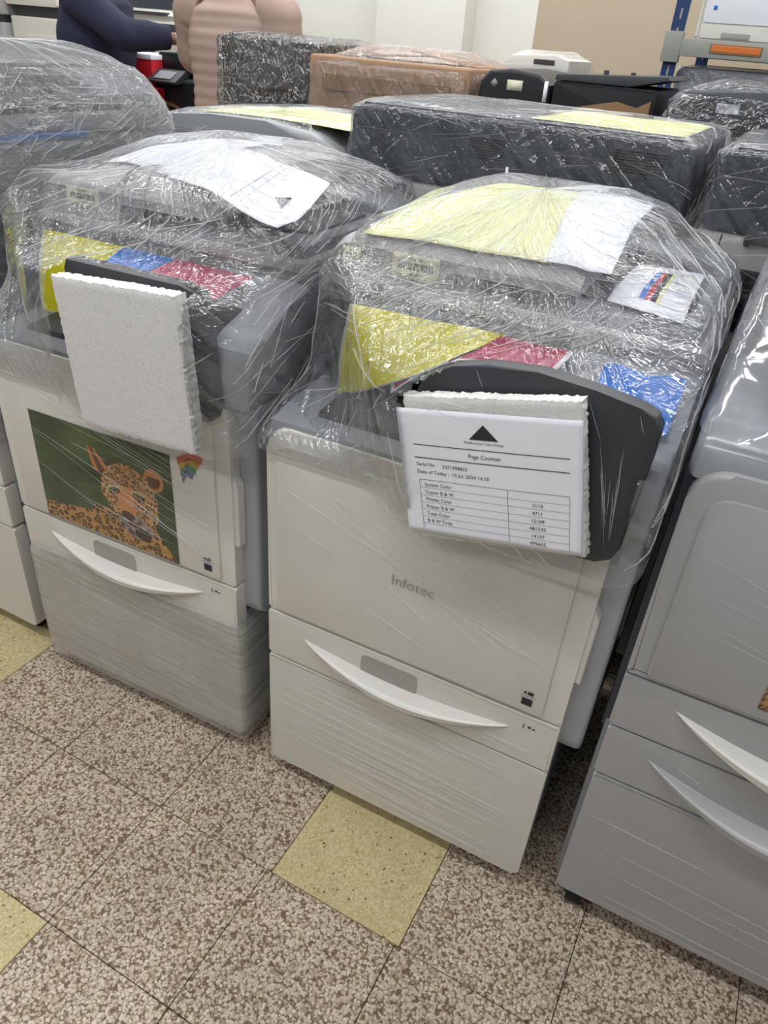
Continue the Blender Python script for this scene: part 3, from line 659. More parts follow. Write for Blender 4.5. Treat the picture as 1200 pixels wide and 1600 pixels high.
# ---- leopard photograph on the left door
def leopard_print():
    W, H = .372, .262
    G = random.Random(4)
    spots = []
    def col(u, v):
        n = noise.noise
        b = .5+.5*n(Vector((u*3, v*4, 1))); s = .5+.5*n(Vector((u*5+v*6, v*16-u*5, 5)))
        c = Vector((.030, .042, .024)).lerp(Vector((.075, .105, .040)), b)*(.7+.7*s)
        if u < .45: c = c.lerp(Vector((.062, .070, .052)), .55*smoothstep(.62, .25, v))
        c = c.lerp(Vector((.10, .15, .06)), .7*max(0, n(Vector((u*4, v*3, 11)))))
        def ell(cx, cy, rx, ry, a=0.):
            x, y = (u-cx), (v-cy)*.705; ca, sa = math.cos(a), math.sin(a); x, y = x*ca+y*sa, -x*sa+y*ca
            return (x/rx)**2+(y/ry)**2
        wob = .012*n(Vector((u*14, v*14, 3)))
        fine = .5+.5*n(Vector((u*60, v*45, 6)))
        dark = Vector((.035, .022, .014))
        back = v < .14+.22*u+wob and u < .62
        chest = v < .30 and u > .40 and u < .835+(.30-v)*.50+wob
        if back or chest:
            c = Vector((.30, .15, .050)).lerp(Vector((.44, .28, .12)), fine)
            d, p = noise.voronoi(Vector((u*27+v*4, v*19, 3.3)))
            if d[1]-d[0] > .09 and d[0] < .50 and (d[0] > .20 or fine > .7): c = dark.lerp(c, .12)
        # ears: a pointed one and a round one
        t = (v-.64)/.20
        if 0 < t < 1 and abs(u-(.515-.075*t)) < .064*(1-t*.70)+.006: c = Vector((.44, .19, .06)) if abs(u-(.510-.070*t)) > .028*(1-t*.6) else Vector((.13, .06, .035))
        e = ell(.875, .725, .068, .072, -.2)
        if e < 1: c = Vector((.42, .19, .07)) if e > .45 or v > .75 else Vector((.12, .06, .04))
        # head: a broad skull tapering to the muzzle
        hw = lerp(.095, .200, smoothstep(.12, .46, v))*math.sqrt(max(0., 1-((max(v, .5)-.5)/.285)**2))
        hc_ = .685+.05*smoothstep(.5, .1, v)
        if .12 < v < .785 and abs(u-hc_) < hw+wob:
            c = Vector((.33, .16, .055)).lerp(Vector((.48, .31, .16)), fine*.6+.4*smoothstep(.05, .17, abs(u-hc_)))
            d, p = noise.voronoi(Vector((u*46, v*33, 7.7)))
            bridge = abs(u-(.655+.02*(v-.3))) < .062 and .30 < v < .58
            if not bridge:
                if d[1]-d[0] > .10 and d[0] < .46 and fine < .86: c = dark.lerp(c, .15)
            else: c = Vector((.40, .175, .06)).lerp(Vector((.50, .26, .11)), fine)
        m_ = ell(.705, .215, .120, .080, -.30)
        if m_ < 1: c = Vector((.30, .25, .22)).lerp(Vector((.07, .05, .045)), smoothstep(.35, .7, .5+.5*n(Vector((u*22+v*12, v*26, 4)))))
        if ell(.752, .15, .060, .036, -.3) < 1: c = dark.lerp(Vector((.16, .12, .10)), fine*.5)
        if ell(.660, .305, .050, .026, -.12) < 1: c = Vector((.11, .055, .045))
        if ell(.690, .250, .085, .007, -.45) < 1: c = dark
        for (ex, ey, a_) in ((.752, .520, -.1), (.580, .505, .25)):
            if ell(ex, ey+.035, .050, .010, a_) < 1: c = Vector((.50, .40, .28))
            e = ell(ex, ey, .040, .020, a_)
            if e < 1: c = Vector((.22, .20, .10)) if (.12 < e < .50) else Vector((.015, .012, .01))
        c = c*1.25
        return (c.x, c.y, c.z, 1)
    ang = .03; ux = Vector((math.cos(ang), 0, math.sin(ang))); uz = Vector((0, 0, 1))
    return W, H, col
LW, LH, lcol = leopard_print()
def leopard(T, x, z, y, label, rot=.0, nu=300, nv=212):
    mw = Matrix.Translation(T.location) @ Matrix.Rotation(T.rotation_euler.z, 4, 'Z')
    def f(u, v): return tuple(mw @ Vector((x+u*LW-rot*v*LH, y, z+v*LH+rot*u*LW)))
    o = sheet('leopard_photo', f, nu, nv, None, 'print', lcol, thick=.0008); tag(o, label, 'photo print'); return o
leopard(lef, .092, .506, -.0036, 'leopard photo print stuck on the left copier door')
def rainbow(T):
    for k, c_ in enumerate(('ribbon_red', 'ribbon_gold', 'ribbon_green', 'ribbon_violet')):
        o_ = [(.482+.003*k, .770-.014*k), (.515-.004*k, .790-.0135*k), (.545-.008*k, .786-.0135*k), (.541-.008*k, .771-.0135*k), (.515-.004*k, .775-.0135*k), (.484+.003*k, .756-.014*k)]
        ink_on('ribbon_mark', plane_map((0, -.003, 0), (1, 0, 0), (0, 0, 1), 1, 1), 1, 1, [('p', o_)], T, m=c_, off=.0004)
M['ribbon_red'] = mat('red_ink', srgb(206, 112, 100), .6); M['ribbon_gold'] = mat('gold_ink', srgb(196, 160, 80), .6); M['ribbon_green'] = mat('green_ink', srgb(96, 140, 116), .6); M['ribbon_violet'] = mat('violet_ink', srgb(130, 126, 150), .6)
rainbow(lef)
st = sheet('model_sticker', plane_map((.425, -.0032, .516), (1, 0, .05), (0, 0, 1), .034, .014), 2, 2, lef, 'label', thick=.0005)
ink_on('sticker_print', plane_map((.425, -.0032, .516), (1, 0, .05), (0, 0, 1), .034, .014), .034, .014, [('t', .017, .003, .012, '7G3', 'CENTER')], st)
# ---- films of the two machines
ctop = lambda x, y: max(hz(min(x, .44), y)+.020-.16*max(0, x-.44), 1.150)+.004
def in_poly(x, z, P):
    c = False
    for (x0, z0), (x1, z1) in zip(P, P[1:]+P[:1]):
        if (z0 > z) != (z1 > z) and x < (x1-x0)*(z-z0)/(z1-z0)+x0: c = not c
    return c
def quad_of(cx, cz, w, h, a):
    return [(cx+u*w/2*math.cos(a)-v*h/2*math.sin(a), cz+u*w/2*math.sin(a)+v*h/2*math.cos(a)) for u, v in ((-1, -1), (1, -1), (1, 1), (-1, 1))]
FOAMQ = quad_of(.884, .980, .262, .226, .235); FOAML = quad_of(.211, .972, .27, .276, .07)
def c_cut(x, y, z):
    # tight over pad and panel: the film clings there
    if y > -.02: return False
    wx = x+CX; return in_poly(wx, z, PO) or in_poly(wx, z, FOAMQ)
def c_warp(x, y, z):
    # left of the panel nothing juts out: the film runs back from the panel to the feeder
    if y < .2 and x < .30 and z < 1.16:
        yf = lerp(.15, -.085, smoothstep(.0, .28, x)); lo = -.010-.075*smoothstep(.20, .30, x)
        y = max(y, lerp(lo, yf, smoothstep(.885, .97, z)))
    return (x, y, z)
def l_warp(x, y, z):
    if y < .2 and x < .29 and z < 1.16:
        yf = lerp(.10, -.08, smoothstep(.0, .27, x)); lo = -.010-.07*smoothstep(.2, .29, x)
        y = max(y, lerp(lo, yf, smoothstep(.885, 1.02, z)))
    return (x, y, z)
ffc = front_folds(11, -.006, .01, .58, .53, .86, 26, -.45)+front_folds(12, -.005, .01, .58, .07, .36, 34, -.03, lmin=.2)+front_folds(13, -.005, .02, .58, .39, .43, 8, -.05)
fpg = [((x-CX, .128, z), (x2-CX, .128, z2), .0007) for x, z, x2, z2 in ()]
r = random.Random(77)
for k in range(24):
    x = r.uniform(.76, .96); z = r.uniform(.90, 1.08); L = r.uniform(.05, .16); a = r.uniform(-.9, -.1) if k % 3 else r.uniform(-.15, .05)
    ffc.append(((x-CX, .136-CY, z), (min(.995, x+L*math.cos(a))-CX, .136-CY, max(.86, z+L*math.sin(a))), r.uniform(.0004, .0009)))
r = random.Random(79)
for k in range(34):
    a = r.uniform(1.65, 2.5); p0 = Vector((r.uniform(1.045, 1.058), 0, r.uniform(.885, .905))); d0 = r.uniform(.0, .06); L = r.uniform(.05, .15)
    q0 = p0+Vector((math.cos(a), 0, math.sin(a)))*d0; q1 = q0+Vector((math.cos(a), 0, math.sin(a)))*L
    if in_poly(q0.x, q0.z, PO) and in_poly(q1.x, q1.z, PO) and not in_poly(q0.x, q0.z, FOAMQ) and not in_poly(q1.x, q1.z, FOAMQ): ffc.append(((q0.x-CX, .1725-CY, q0.z), (q1.x-CX, .1725-CY, q1.z), r.uniform(.0004, .0009)))
for k in range(26):
    x = r.uniform(.80, 1.05); L = r.uniform(.02, .06); a = r.uniform(-1.2, -1.0); q0 = Vector((x, 0, r.uniform(1.07, 1.115))); q1 = q0+Vector((math.cos(a), 0, math.sin(a)))*L
    if in_poly(q0.x, q0.z, PO) and in_poly(q1.x, q1.z, PO) and not in_poly(q1.x, q1.z, FOAMQ): ffc.append(((q0.x-CX, .1725-CY, q0.z), (q1.x-CX, .1725-CY, q1.z), r.uniform(.0004, .0008)))
film(cen, [(.86, -.008, .654, -.075, .725, .06), (.93, -.008, .654, -.085, .725, .06), (1.02, .002, .654, -.085, .722, .07), (1.085, .012, .652, -.065, .718, .08), (1.13, .012, .652, .03, .715, .09), (1.175, .022, .625, .150, .705, .09), (1.212, .045, .55, .180, .69, .09)],
     top=ctop, seed=1, m='film', cut=c_cut, folds=ffc, amp=.009, nu=220, nv=90, creases=320, cdir=(.6, 1.), warp=c_warp)
ltop = lambda x, y: max(ctop(x, y), (1.238-.03*smoothstep(.42, .62, x)) if x > .28 and y < .50 else 0)
def l_cut(x, y, z): return y < -.02 and (in_poly(x+LX, z, FOAML) or in_poly(x+LX, z, PL))
ffl = front_folds(21, -.006, .02, .58, .53, .86, 30, -.30)
r = random.Random(78)
for k in range(22):
    x = r.uniform(.09, .30); z = r.uniform(.87, 1.10); L = r.uniform(.04, .14); a = r.uniform(-.75, -.35)
    ffl.append(((x-LX, .136-LY, z), (min(.345, x+L*math.cos(a))-LX, .136-LY, z+L*math.sin(a)), r.uniform(.0004, .0008)))
film(lef, [(.84, -.012, .665, -.075, .725, .06), (.95, -.014, .665, -.080, .725, .06), (1.04, -.008, .662, -.080, .722, .07), (1.10, .0, .655, -.066, .718, .08), (1.13, .0, .652, .03, .715, .08), (1.18, .0, .650, .105, .705, .06), (1.212, .03, .640, .120, .69, .06)],
     top=ltop, seed=2, m='film', cut=l_cut, folds=ffl, amp=.008, nu=220, nv=90, creases=290, cdir=(.6, 1.), warp=l_warp)
film(lef, [(.040, -.006, .616, -.006, .67, .015), (.20, -.010, .618, -.010, .67, .02), (.372, -.008, .616, -.008, .67, .02), (.395, -.003, .612, -.003, .67, .015)], seed=5, m='film_low', amp=.002, nv=40, cap=False, name='lower_wrap')
# ================================================================== far-left tall copier
def tall_copier():
    T = thing('office_copier', (-.952, .232, 0), .0, 'tall grey copier under crinkled film at the left edge, beside the leopard copier', 'copier', 'wrapped copiers in the front row')
    W, D = .615, .69
    for x in (.06, .555):
        for y in (.05, .60): caster(T, x, y)
    box('base_cabinet', .006, W-.010, .03, D, .055, .44, 'side', T, .006)
    dr = prism('bottom_drawer', rrect(0, W, .05, .372, (.012, .012, .004, .004)), 'y', 0, .034, 'white', T, .006, 3)
    tr = prism('tray_front', rrect(0, W, .379, .492, (.004,)*4), 'y', 0, .034, 'white', T, .005, 3)
    drawer_handle(tr, .082, .520, .452, .019, .034, 'white', h=.036)
    dw = prism('front_door', rrect(0, W, .498, .905, (.004, .004, .04, .04)), 'y', .002, .036, 'white', T, .008, 3)
    prism('main_body', [(.03, .43), (D, .43), (D, 1.13), (.20, 1.13), (.12, 1.09), (.03, .92)], 'x', .0, W, 'side', T, .012, 3)
    for (y0, y1, z0, z1) in ((.10, .225, .945, 1.095), (.235, .45, .945, 1.095), (.10, .225, .80, .935), (.235, .45, .80, .935), (.46, .64, .80, 1.095), (.10, .45, .50, .79)):
        p_ = prism('side_panel', rrect(y0, y1, z0, z1, (.006,)*4), 'x', W-.004, W+.004, 'midgrey', T, .002, 1)
    for (y0, y1, z0, z1) in ((.095, .455, .9375, .942), (.2275, .2325, .80, 1.10), (.095, .455, 1.097, 1.102)):
        prism('seam', rrect(y0, y1, z0, z1, (.001,)*4, 1), 'x', W-.002, W+.0015, 'seam', T)
    prism('scanner', rrect(-.005, W+.004, 1.14, 1.235, (.02,)*4), 'y', .12, D-.01, 'grey', T, .008, 2)
    prism('blue_strip', rrect(.25, W+.003, 1.236, 1.247, (.003,)*4, 2), 'y', .15, .40, 'bluesheet', T, .001, 1)
    prism('feeder_base', rrect(.0, W-.005, 1.247, 1.285, (.012,)*4), 'y', .13, D-.02, 'grey', T, .006, 2)
    prism('feeder_hump', [(.0, 1.28), (.0, 1.33), (.04, 1.375), (.34, 1.392), (.42, 1.365), (.42, 1.34), (.27, 1.335), (.26, 1.28)], 'y', .14, D-.06, 'grey', T, .012, 3)
    prism('feeder_tray', [(.27, 1.28), (.30, 1.292), (.58, 1.315), (.60, 1.30), (.60, 1.28)], 'y', .16, D-.16, 'cavity', T, .004, 2)
    prism('feeder_back_hump', [(.38, 1.28), (.38, 1.36), (.52, 1.35), (.60, 1.315), (.60, 1.28)], 'y', D-.22, D-.04, 'midgrey', T, .015, 3)
    film(T, [(.62, -.012, W+.014, -.012, D+.012, .05), (.95, -.012, W+.016, -.012, D+.02, .06), (1.13, -.02, W+.024, .03, D+.02, .08)], seed=9, m='film', amp=.008, cap=False, creases=60, name='lower_wrap')
    film(T, [(1.125, -.02, W+.024, .03, D+.02, .08), (1.24, -.015, W+.018, .09, D+.008, .035), (1.30, -.01, W+.004, .11, D-.004, .04), (1.366, .02, W-.06, .13, D-.02, .06)],
         top=lambda x, y: 1.372+.034*smoothstep(.6, .36, x), seed=8, m='film_milky', amp=.014, nu=240, nv=110, creases=420)
    return T
tall = tall_copier()
o, f = None, None
def flat_sheet(name, p, ux, uy, W, H, m, label, group=None, wob=.003, colf=None):
    p, ux, uy = Vector(p), Vector(ux).normalized(), Vector(uy).normalized(); n = ux.cross(uy)
    def f(u, v): return tuple(p+ux*(u*W)+uy*(v*H)+n*(wob*noise.noise(Vector((u*3, v*3, p.x*9)))+wob))
    o = sheet(name, f, 20, 16, None, m, thick=.0008, colf=colf); tag(o, label, 'paper', group); return o, f
o, f = flat_sheet('paper_sheet', (-.95, .42, 1.399), (1, 0, -.02), (0, 1, 0), .33, .24, 'paper', 'white printed sheet on top of the tall copier', 'papers lying on the document feeders')
ink_on('colour_dots', f, 1, 1, [('p', [(.72, .3), (.84, .3), (.84, .42), (.72, .42)])], o, m='bluesheet', off=.002)
# ================================================================== right copier
def right_copier():
    T = thing('office_copier', (1.127, .236, 0), .008, 'silver grey copier with two curved drawer handles at the right edge', 'copier', 'wrapped copiers in the front row')
    W, D = .62, .70
    for x in (.045, .565):
        for y in (.040, .60): caster(T, x, y)
    box('base_cabinet', -.006, W, .03, .66, .070, .52, 'midgrey', T, .005)
    prism('bottom_drawer', rrect(.004, W, .072, .418, (.010, .010, .004, .004)), 'y', 0, .034, 'coolgrey', T, .006, 3)
    t2 = prism('tray_front', rrect(.002, W, .424, .538, (.004,)*4), 'y', 0, .034, 'coolgrey', T, .005, 3)
    drawer_handle(t2, .075, .545, .500, .045, .036, 'coolgrey', h=.040)
    t1 = prism('tray_front', rrect(.0, W, .544, .657, (.004,)*4), 'y', 0, .034, 'coolgrey', T, .005, 3)
    drawer_handle(t1, .088, .532, .622, .034, .036, 'white', h=.042)
    dw = prism('front_door', rrect(.0, W, .663, 1.035, (.004, .004, .05, .05)), 'y', .0, .036, 'coolgrey', T, .010, 3)
    prism('door_panel', rrect(.030, W-.03, .672, 1.000, (.004, .004, .03, .03)), 'y', -.004, .01, 'coolgrey', dw, .003, 2)
    prism('main_body', [(.034, .50), (D, .50), (D, 1.02), (.034, 1.02)], 'x', -.012, W+.02, 'slate', T, .008, 2)
    prism('shoulder', [(.012, 1.012), (.010, 1.040), (.022, 1.066), (.055, 1.086), (.11, 1.094), (.30, 1.09), (.40, 1.07), (.40, 1.0)], 'x', -.010, W+.01, 'shoulder', T, .018, 4)
    prism('control_panel', [(.10, 1.108), (.085, 1.118), (.16, 1.175), (.22, 1.17), (.22, 1.10)], 'x', .055, .42, 'dark', T, .005, 2)
    prism('scanner', rrect(.02, W, 1.15, 1.215, (.015,)*4), 'y', .26, D, 'grey', T, .008, 2)
    prism('scanner_post', [(.40, 1.07), (.40, 1.16), (.66, 1.16), (.66, 1.07)], 'x', .03, .60, 'midgrey', T, .006, 2)
    prism('document_feeder', [(.03, 1.212), (.03, 1.27), (.07, 1.30), (.38, 1.31), (.44, 1.275), (.61, 1.25), (.61, 1.212)], 'y', .28, D-.02, 'grey', T, .015, 3)
    ff = front_folds(31, -.006, .03, .58, .68, 1.0, 8, -.22, wd=.0005)+front_folds(32, -.005, .02, .58, .09, .40, 7, -.04, lmin=.2)+front_folds(33, -.006, .1, .58, .43, .53, 12, -.35, lmin=.04, lmax=.12)
    film(T, [(1.070, -.014, W+.02, .010, D+.02, .05), (1.13, -.008, W+.02, .075, D+.02, .08), (1.20, .0, W+.015, .20, D+.015, .08), (1.29, .04, W, .26, D, .09)],
         top=lambda x, y: 1.318, seed=12, m='film_hazy', amp=.006, folds=ff, creases=60)
    return T
rig = right_copier()
mwp = leopard(rig, .187, .690, -.0052, 'brown leopard print corner on the silver copier door', nu=90, nv=66)
# ================================================================== second row, seen from behind
def rear_copier(loc, label, grille=False, seed=0, W=.785):
    T = thing('office_copier', loc, .0, label, 'copier', 'copiers of the second row')
    H0, H1, D = 1.195, 1.345, .62
    for x in (.06, W-.06):
        for y in (.06, .55): caster(T, x, y)
    box('rear_cover', -.008, W+.008, .0, D, .055, H0-.006, 'cream', T, .012, 3)
    for (x0, x1, z0, z1) in ((.03, W-.03, .62, .92), (.03, W-.03, .30, .60)):
        prism('rear_panel', rrect(x0, x1, z0, z1, (.01,)*4), 'y', -.004, .01, 'cream', T, .003, 1)
    prism('seam', rrect(.045, .048, .93, H0-.008, (.0008,)*4, 1), 'y', -.0012, .01, 'seam', T)
    prism('scanner_rear', rrect(0, W, H0, H1, (.012, .012, .03, .03)), 'y', .004, D-.10, 'slate', T, .014, 3)
    prism('scanner_ridge', rrect(.015, W-.02, H0+.006, H1-.052, (.008,)*4), 'y', -.004, .02, 'slate', T, .004, 2)
    for (x0, z0, n, wd) in ((.305, 1.262, 8, .085), (.630, 1.275, 8, .105)):
        vt = prism('vent', rrect(x0-.004, x0+wd+.004, z0-.004, z0+n*.0055, (.002,)*4, 2), 'y', -.006, .0, 'slate', T)
        for k in range(n): box('vent_slot', x0, x0+wd, -.0072, -.003, z0+k*.0054, z0+k*.0054+.0028, 'vent', vt, 0)
    box('port_cover', .515, .587, -.008, .0, 1.278, 1.292, 'dark', T, .002, 1)
    hg = box('hinge', .09, .158, -.012, .01, 1.178, 1.206, 'dark', T, .003, 2)
    obj('hinge_pin', add_cyl(bmesh.new(), (.098, -.017, 1.180), (.098, .0, 1.180), .007, 14), 'black', hg)
    prism('lid_hinge', rrect(W-.15, W-.09, 1.178, 1.206, (.003,)*4), 'y', -.012, .01, 'dark', T, .002, 1)
    if grille:
        g = box('fan_grille', .085, .40, -.006, .02, 1.00, 1.128, 'dark', T, .003, 1)
        for k in range(14): box('grille_slot', .093+k*.0218, .105+k*.0218, -.0075, -.003, 1.01, 1.12, 'vent', g, 0)
        for k in range(4): box('grille_bar', .088, .397, -.009, -.006, 1.025+k*.026, 1.029+k*.026, 'slate', g, 0)
    film(T, [(1.06, -.011, W+.012, -.020, D+.02, .02), (1.20, -.010, W+.011, -.018, D+.01, .02), (1.335, -.006, W+.010, -.012, D-.06, .03), (1.352, .02, W-.02, .02, D-.10, .05)],
         top=lambda x, y: 1.3535+.001*math.sin(x*9), seed=seed, m='film_far', amp=.006, nu=200, nv=50, creases=110, cdir=(.9, .6))
    return T
r2c = rear_copier((.146, 1.0, 0), 'dark slate rear of a copier right behind the middle copier', False, 21)
r2r = rear_copier((.976, 1.0, 0), 'slate rear of a copier with fan grille behind the silver copier', True, 22)
bm = add_tube(bmesh.new(), [(.552+.006*math.sin(k/12*PI), .985-.012*math.sin(k/12*PI), 1.185+k/12*.068) for k in range(13)], .0032)
tag(obj('cable_tie', bm, 'paper'), 'white cable loop on the slate copier rear', 'cable')
flat_sheet('paper_sheet', (.56, 1.06, 1.3465), (1, -.03, 0), (0, 1, 0), .34, .40, 'yellow_paper', 'pale yellow sheet on the slate copier rear', 'papers lying on the document feeders', wob=.0012)
def rounded_copier():
    T = thing('office_copier', (-.66, 1.02, 0), .0, 'grey copier with a rounded lid behind the leopard copier', 'copier', 'copiers of the second row')
    W, D = .76, .60
    for x in (.06, W-.06):
        for y in (.06, .52): caster(T, x, y)
    box('rear_cover', 0, W, .0, D, .055, 1.08, 'cream', T, .012, 3)
    prism('scanner', rrect(-.004, W+.004, 1.085, 1.15, (.012,)*4), 'y', .0, D-.02, 'midgrey', T, .01, 2)
    pts = [(.0, 1.15), (.004, 1.19), (.05, 1.225), (.16, 1.252), (.34, 1.268), (.52, 1.270), (.66, 1.255), (.73, 1.225), (.75, 1.19), (.75, 1.15)]
    prism('document_feeder', pts, 'y', .02, D-.06, 'midgrey', T, .02, 4)
    film(T, [(.98, -.014, W+.016, -.016, D+.01, .03), (1.12, -.012, W+.014, -.014, D+.01, .04), (1.20, .0, W-.0, -.004, D-.03, .05), (1.25, .12, W-.07, .03, D-.08, .08)],
         top=lambda x, y: 1.262+.018*smoothstep(.1, .4, x)*smoothstep(.76, .6, x), seed=31, m='film_far', amp=.008, nu=180, nv=50, creases=70)
    return T
rounded_copier()
def fy(u, v):
    x = -.40+u*.50; lx = x+.66
    return (x, 1.10+v*.34, 1.2665+.006*math.sin(PI*u)+.001*noise.noise(Vector((u*4, v*4, 1))))
tag(sheet('paper_sheet', fy, 22, 14, None, 'yellow_paper', thick=.0008), 'pale yellow sheet on the rounded grey copier', 'paper', 'papers lying on the document feeders')
# ================================================================== third row
def pedestal_machine(name, x0, x1, y0, y1, h, label, cat, body='black', base='side', grp='machines and cartons of the third row'):
    T = thing(name, (x0, y0, 0), 0, label, cat, grp); W, D = x1-x0, y1-y0
    for x in (.05, W-.05):
        for y in (.05, D-.05): caster(T, x, y)
    return T, W, D
T, W, D = pedestal_machine('wrapped_printer', -.965, -.525, 1.90, 2.36, 1.43, 'black printer under shiny film left of the brown carton', 'printer')
box('cabinet', .0, W, .0, D, .055, 1.14, 'black', T, .01)
prism('front_cover', [(.0, 1.14), (.0, 1.438), (.05, 1.445), (W, 1.438), (W, 1.14)], 'y', .01, D-.02, 'black', T, .012, 3)
prism('exit_slot', rrect(.10, W-.05, 1.28, 1.36, (.01,)*4), 'y', -.004, .02, 'slate', T, .004, 1)
prism('lower_flap', rrect(.02, .20, 1.08, 1.22, (.01,)*4), 'y', -.012, .02, 'slate', T, .004, 1)
film(T, [(.96, -.012, W+.01, -.03, D+.02, .03), (1.20, -.012, W+.01, -.026, D+.015, .03), (1.435, -.008, W+.012, -.016, D, .03), (1.452, .03, W-.03, .03, D-.05, .05)], top=lambda x, y: 1.453, seed=41, m='film_shiny', amp=.020, nu=170, nv=60)
def carton(name, x0, x1, y0, y1, h, label, flaps=True, grp='machines and cartons of the third row'):
    T = thing(name, (x0, y0, 0), 0, label, 'carton', grp); W, D = x1-x0, y1-y0
    bm = add_box(bmesh.new(), 0, W, 0, D, 0, h, .012, 3); bmesh.ops.subdivide_edges(bm, edges=bm.edges[:], cuts=4, use_grid_fill=True)
    for v in bm.verts:
        v.co += Vector((noise.noise(v.co*5), noise.noise(v.co*5+Vector((9, 0, 0))), 0))*.012
        if v.co.z < .02: v.co.z = max(0, v.co.z)
    obj('box_body', bm, 'card', T)
    if flaps:
        prism('box_flap', [(.06, h-.002), (.40, h+.020), (.402, h+.024), (.06, h+.004)], 'y', .06, D*.5, 'card', T)
        prism('box_flap', [(W-.02, h-.002), (W-.26, h+.030), (W-.262, h+.035), (W-.02, h+.003)], 'y', .10, D*.55, 'card', T)
        box('tape_strip', .06, W-.06, -.010, -.006, h-.10, h-.055, 'tape', T, 0)
    return T, W, D
T, W, D = carton('cardboard_carton', -.495, .105, 1.80, 2.30, 1.408, 'big brown cardboard carton under clear film in the third row')
film(T, [(.95, -.02, W+.02, -.025, D+.02, .03), (1.25, -.016, W+.018, -.022, D+.015, .04), (1.385, .0, W+.006, -.012, D, .05), (1.43, .10, W-.06, .05, D-.06, .08)], top=lambda x, y: 1.447, seed=43, m='film_far', amp=.012, nu=160, nv=60, creases=60)
carton('cardboard_carton', -.80, -.62, 1.67, 1.82, 1.225, 'small brown carton in front of the wrapped black printer', False)
T, W, D = pedestal_machine('black_printer', .138, .372, 1.80, 2.2, 1.42, 'black printer with a diamond sticker beside the brown carton', 'printer')
box('cabinet', .0, W, .02, D, .055, 1.30, 'dark', T, .008)
prism('printer_body', [(.0, 1.30), (.004, 1.38), (.03, 1.412), (.10, 1.42), (W-.04, 1.412), (W, 1.385), (W, 1.30)], 'y', 0, D-.02, 'black', T, .012, 3)
sheet('sticker', plane_map((.052, -.0015, 1.365), (1, 0, .9), (-.9, 0, 1), .018, .018), 2, 2, T, 'midgrey', thick=.0006)
sheet('sticker', plane_map((.095, -.0015, 1.362), (1, 0, 0), (0, 0, 1), .05, .028), 2, 2, T, 'label', thick=.0006)
sheet('sticker', plane_map((W-.020, -.0015, 1.34), (1, 0, 0), (0, 0, 1), .012, .055), 2, 2, T, 'paper', thick=.0006)
T, W, D = pedestal_machine('black_printer', .382, .688, 1.80, 2.2, 1.41, 'flat topped black printer with an open lid in the third row', 'printer')
box('cabinet', .0, W, .02, D, .055, 1.30, 'dark', T, .008)
prism('printer_body', rrect(0, W, 1.30, 1.400, (.006,)*4), 'y', 0, D-.02, 'black', T, .008, 2)
prism('printer_lid', [(.0, 1.402), (.004, 1.418), (W+.02, 1.436), (W+.03, 1.426), (W-.08, 1.402)], 'y', -.006, D-.04, 'dark', T, .004, 2)
prism('kraft_wrap', [(.05, 1.33), (.14, 1.35), (.20, 1.362), (.26, 1.35), (W-.01, 1.372), (W-.01, 1.31), (.05, 1.31)], 'y', -.010, .01, 'tape', T, .002, 1)
for x in (.13, .21): prism('lid_clip', rrect(x, x+.012, 1.42, 1.437, (.003,)*4), 'y', .05, .065, 'dark', T)
T, W, D = pedestal_machine('wrapped_printer', .735, 1.30, 1.72, 2.2, 1.43, 'dark printer under crinkled film below the steel shelf', 'printer')
box('cabinet', .0, W, .0, D, .055, 1.33, 'slate', T, .01)
prism('printer_body', [(.0, 1.33), (.0, 1.385), (.05, 1.412), (.30, 1.425), (W, 1.42), (W, 1.33)], 'y', .0, D-.03, 'slate', T, .012, 3)
box('white_label', .13, .19, -.005, .001, 1.365, 1.388, 'paper', T, .001, 1)
film(T, [(1.0, -.02, W+.02, -.02, D+.015, .03), (1.30, -.015, W+.018, -.018, D+.012, .03), (1.40, .01, W, -.006, D-.01, .04), (1.432, .08, W-.03, .05, D-.05, .06)], top=lambda x, y: 1.435+.006*math.sin(x*14), seed=47, m='film_shiny', amp=.018, nu=160, nv=60)
T, W, D = pedestal_machine('white_printer', -.01, .245, 2.40, 2.75, 1.47, 'white printer wrapped in film near the back wall', 'printer')
box('cabinet', .0, W, .0, D, .055, 1.38, 'white', T, .008)
prism('printer_body', [(.0, 1.38), (.0, 1.43), (.03, 1.452), (.20, 1.462), (W, 1.445), (W, 1.38)], 'y', 0, D-.02, 'white', T, .01, 2)
box('paper_slot', .12, .20, -.006, .02, 1.428, 1.444, 'dark', T, .002, 1)
film(T, [(1.15, -.01, W+.02, -.015, D, .02), (1.42, -.006, W+.014, -.012, D, .03), (1.46, .03, W-.03, .03, D-.04, .04)], top=lambda x, y: 1.472, seed=49, m='film_far', amp=.012, nu=120, nv=40)
# ================================================================== steel shelf at the right
T = thing('steel_shelf', (.575, 2.40, 0), 0, 'blue and grey steel shelving rack at the upper right', 'shelf')
def upright(x, y):
    u = prism('upright', [(x, y), (x+.045, y), (x+.045, y+.008), (x+.010, y+.008), (x+.010, y+.06), (x, y+.06)], 'z', 0, 2.25, 'blue', T, 0)
    for k in range(20): box('slot', x+.020, x+.026, y-.0012, y+.004, 1.10+k*.055, 1.13+k*.055, 'beam', u, 0)
upright(0, 0); upright(.035, .50); upright(1.45, 0); upright(1.45, .50)
for z in (.55, 1.49, 2.10):
    b = box('beam', -.006, 1.50, -.016, .004, z, z+.052, 'beam', T, .003)
    box('beam_clip', -.010, .05, -.020, .010, z-.020, z+.070, 'beam', b, .003)
    box('beam', .03, 1.50, .50, .52, z, z+.052, 'beam', T, .003)
    box('shelf_deck', .01, 1.48, .0, .54, z+.040, z+.050, 'beam', T, .002)
lb = box('price_label', .150, .305, -.021, -.015, 1.508, 1.528, 'orange', T, .002, 1)
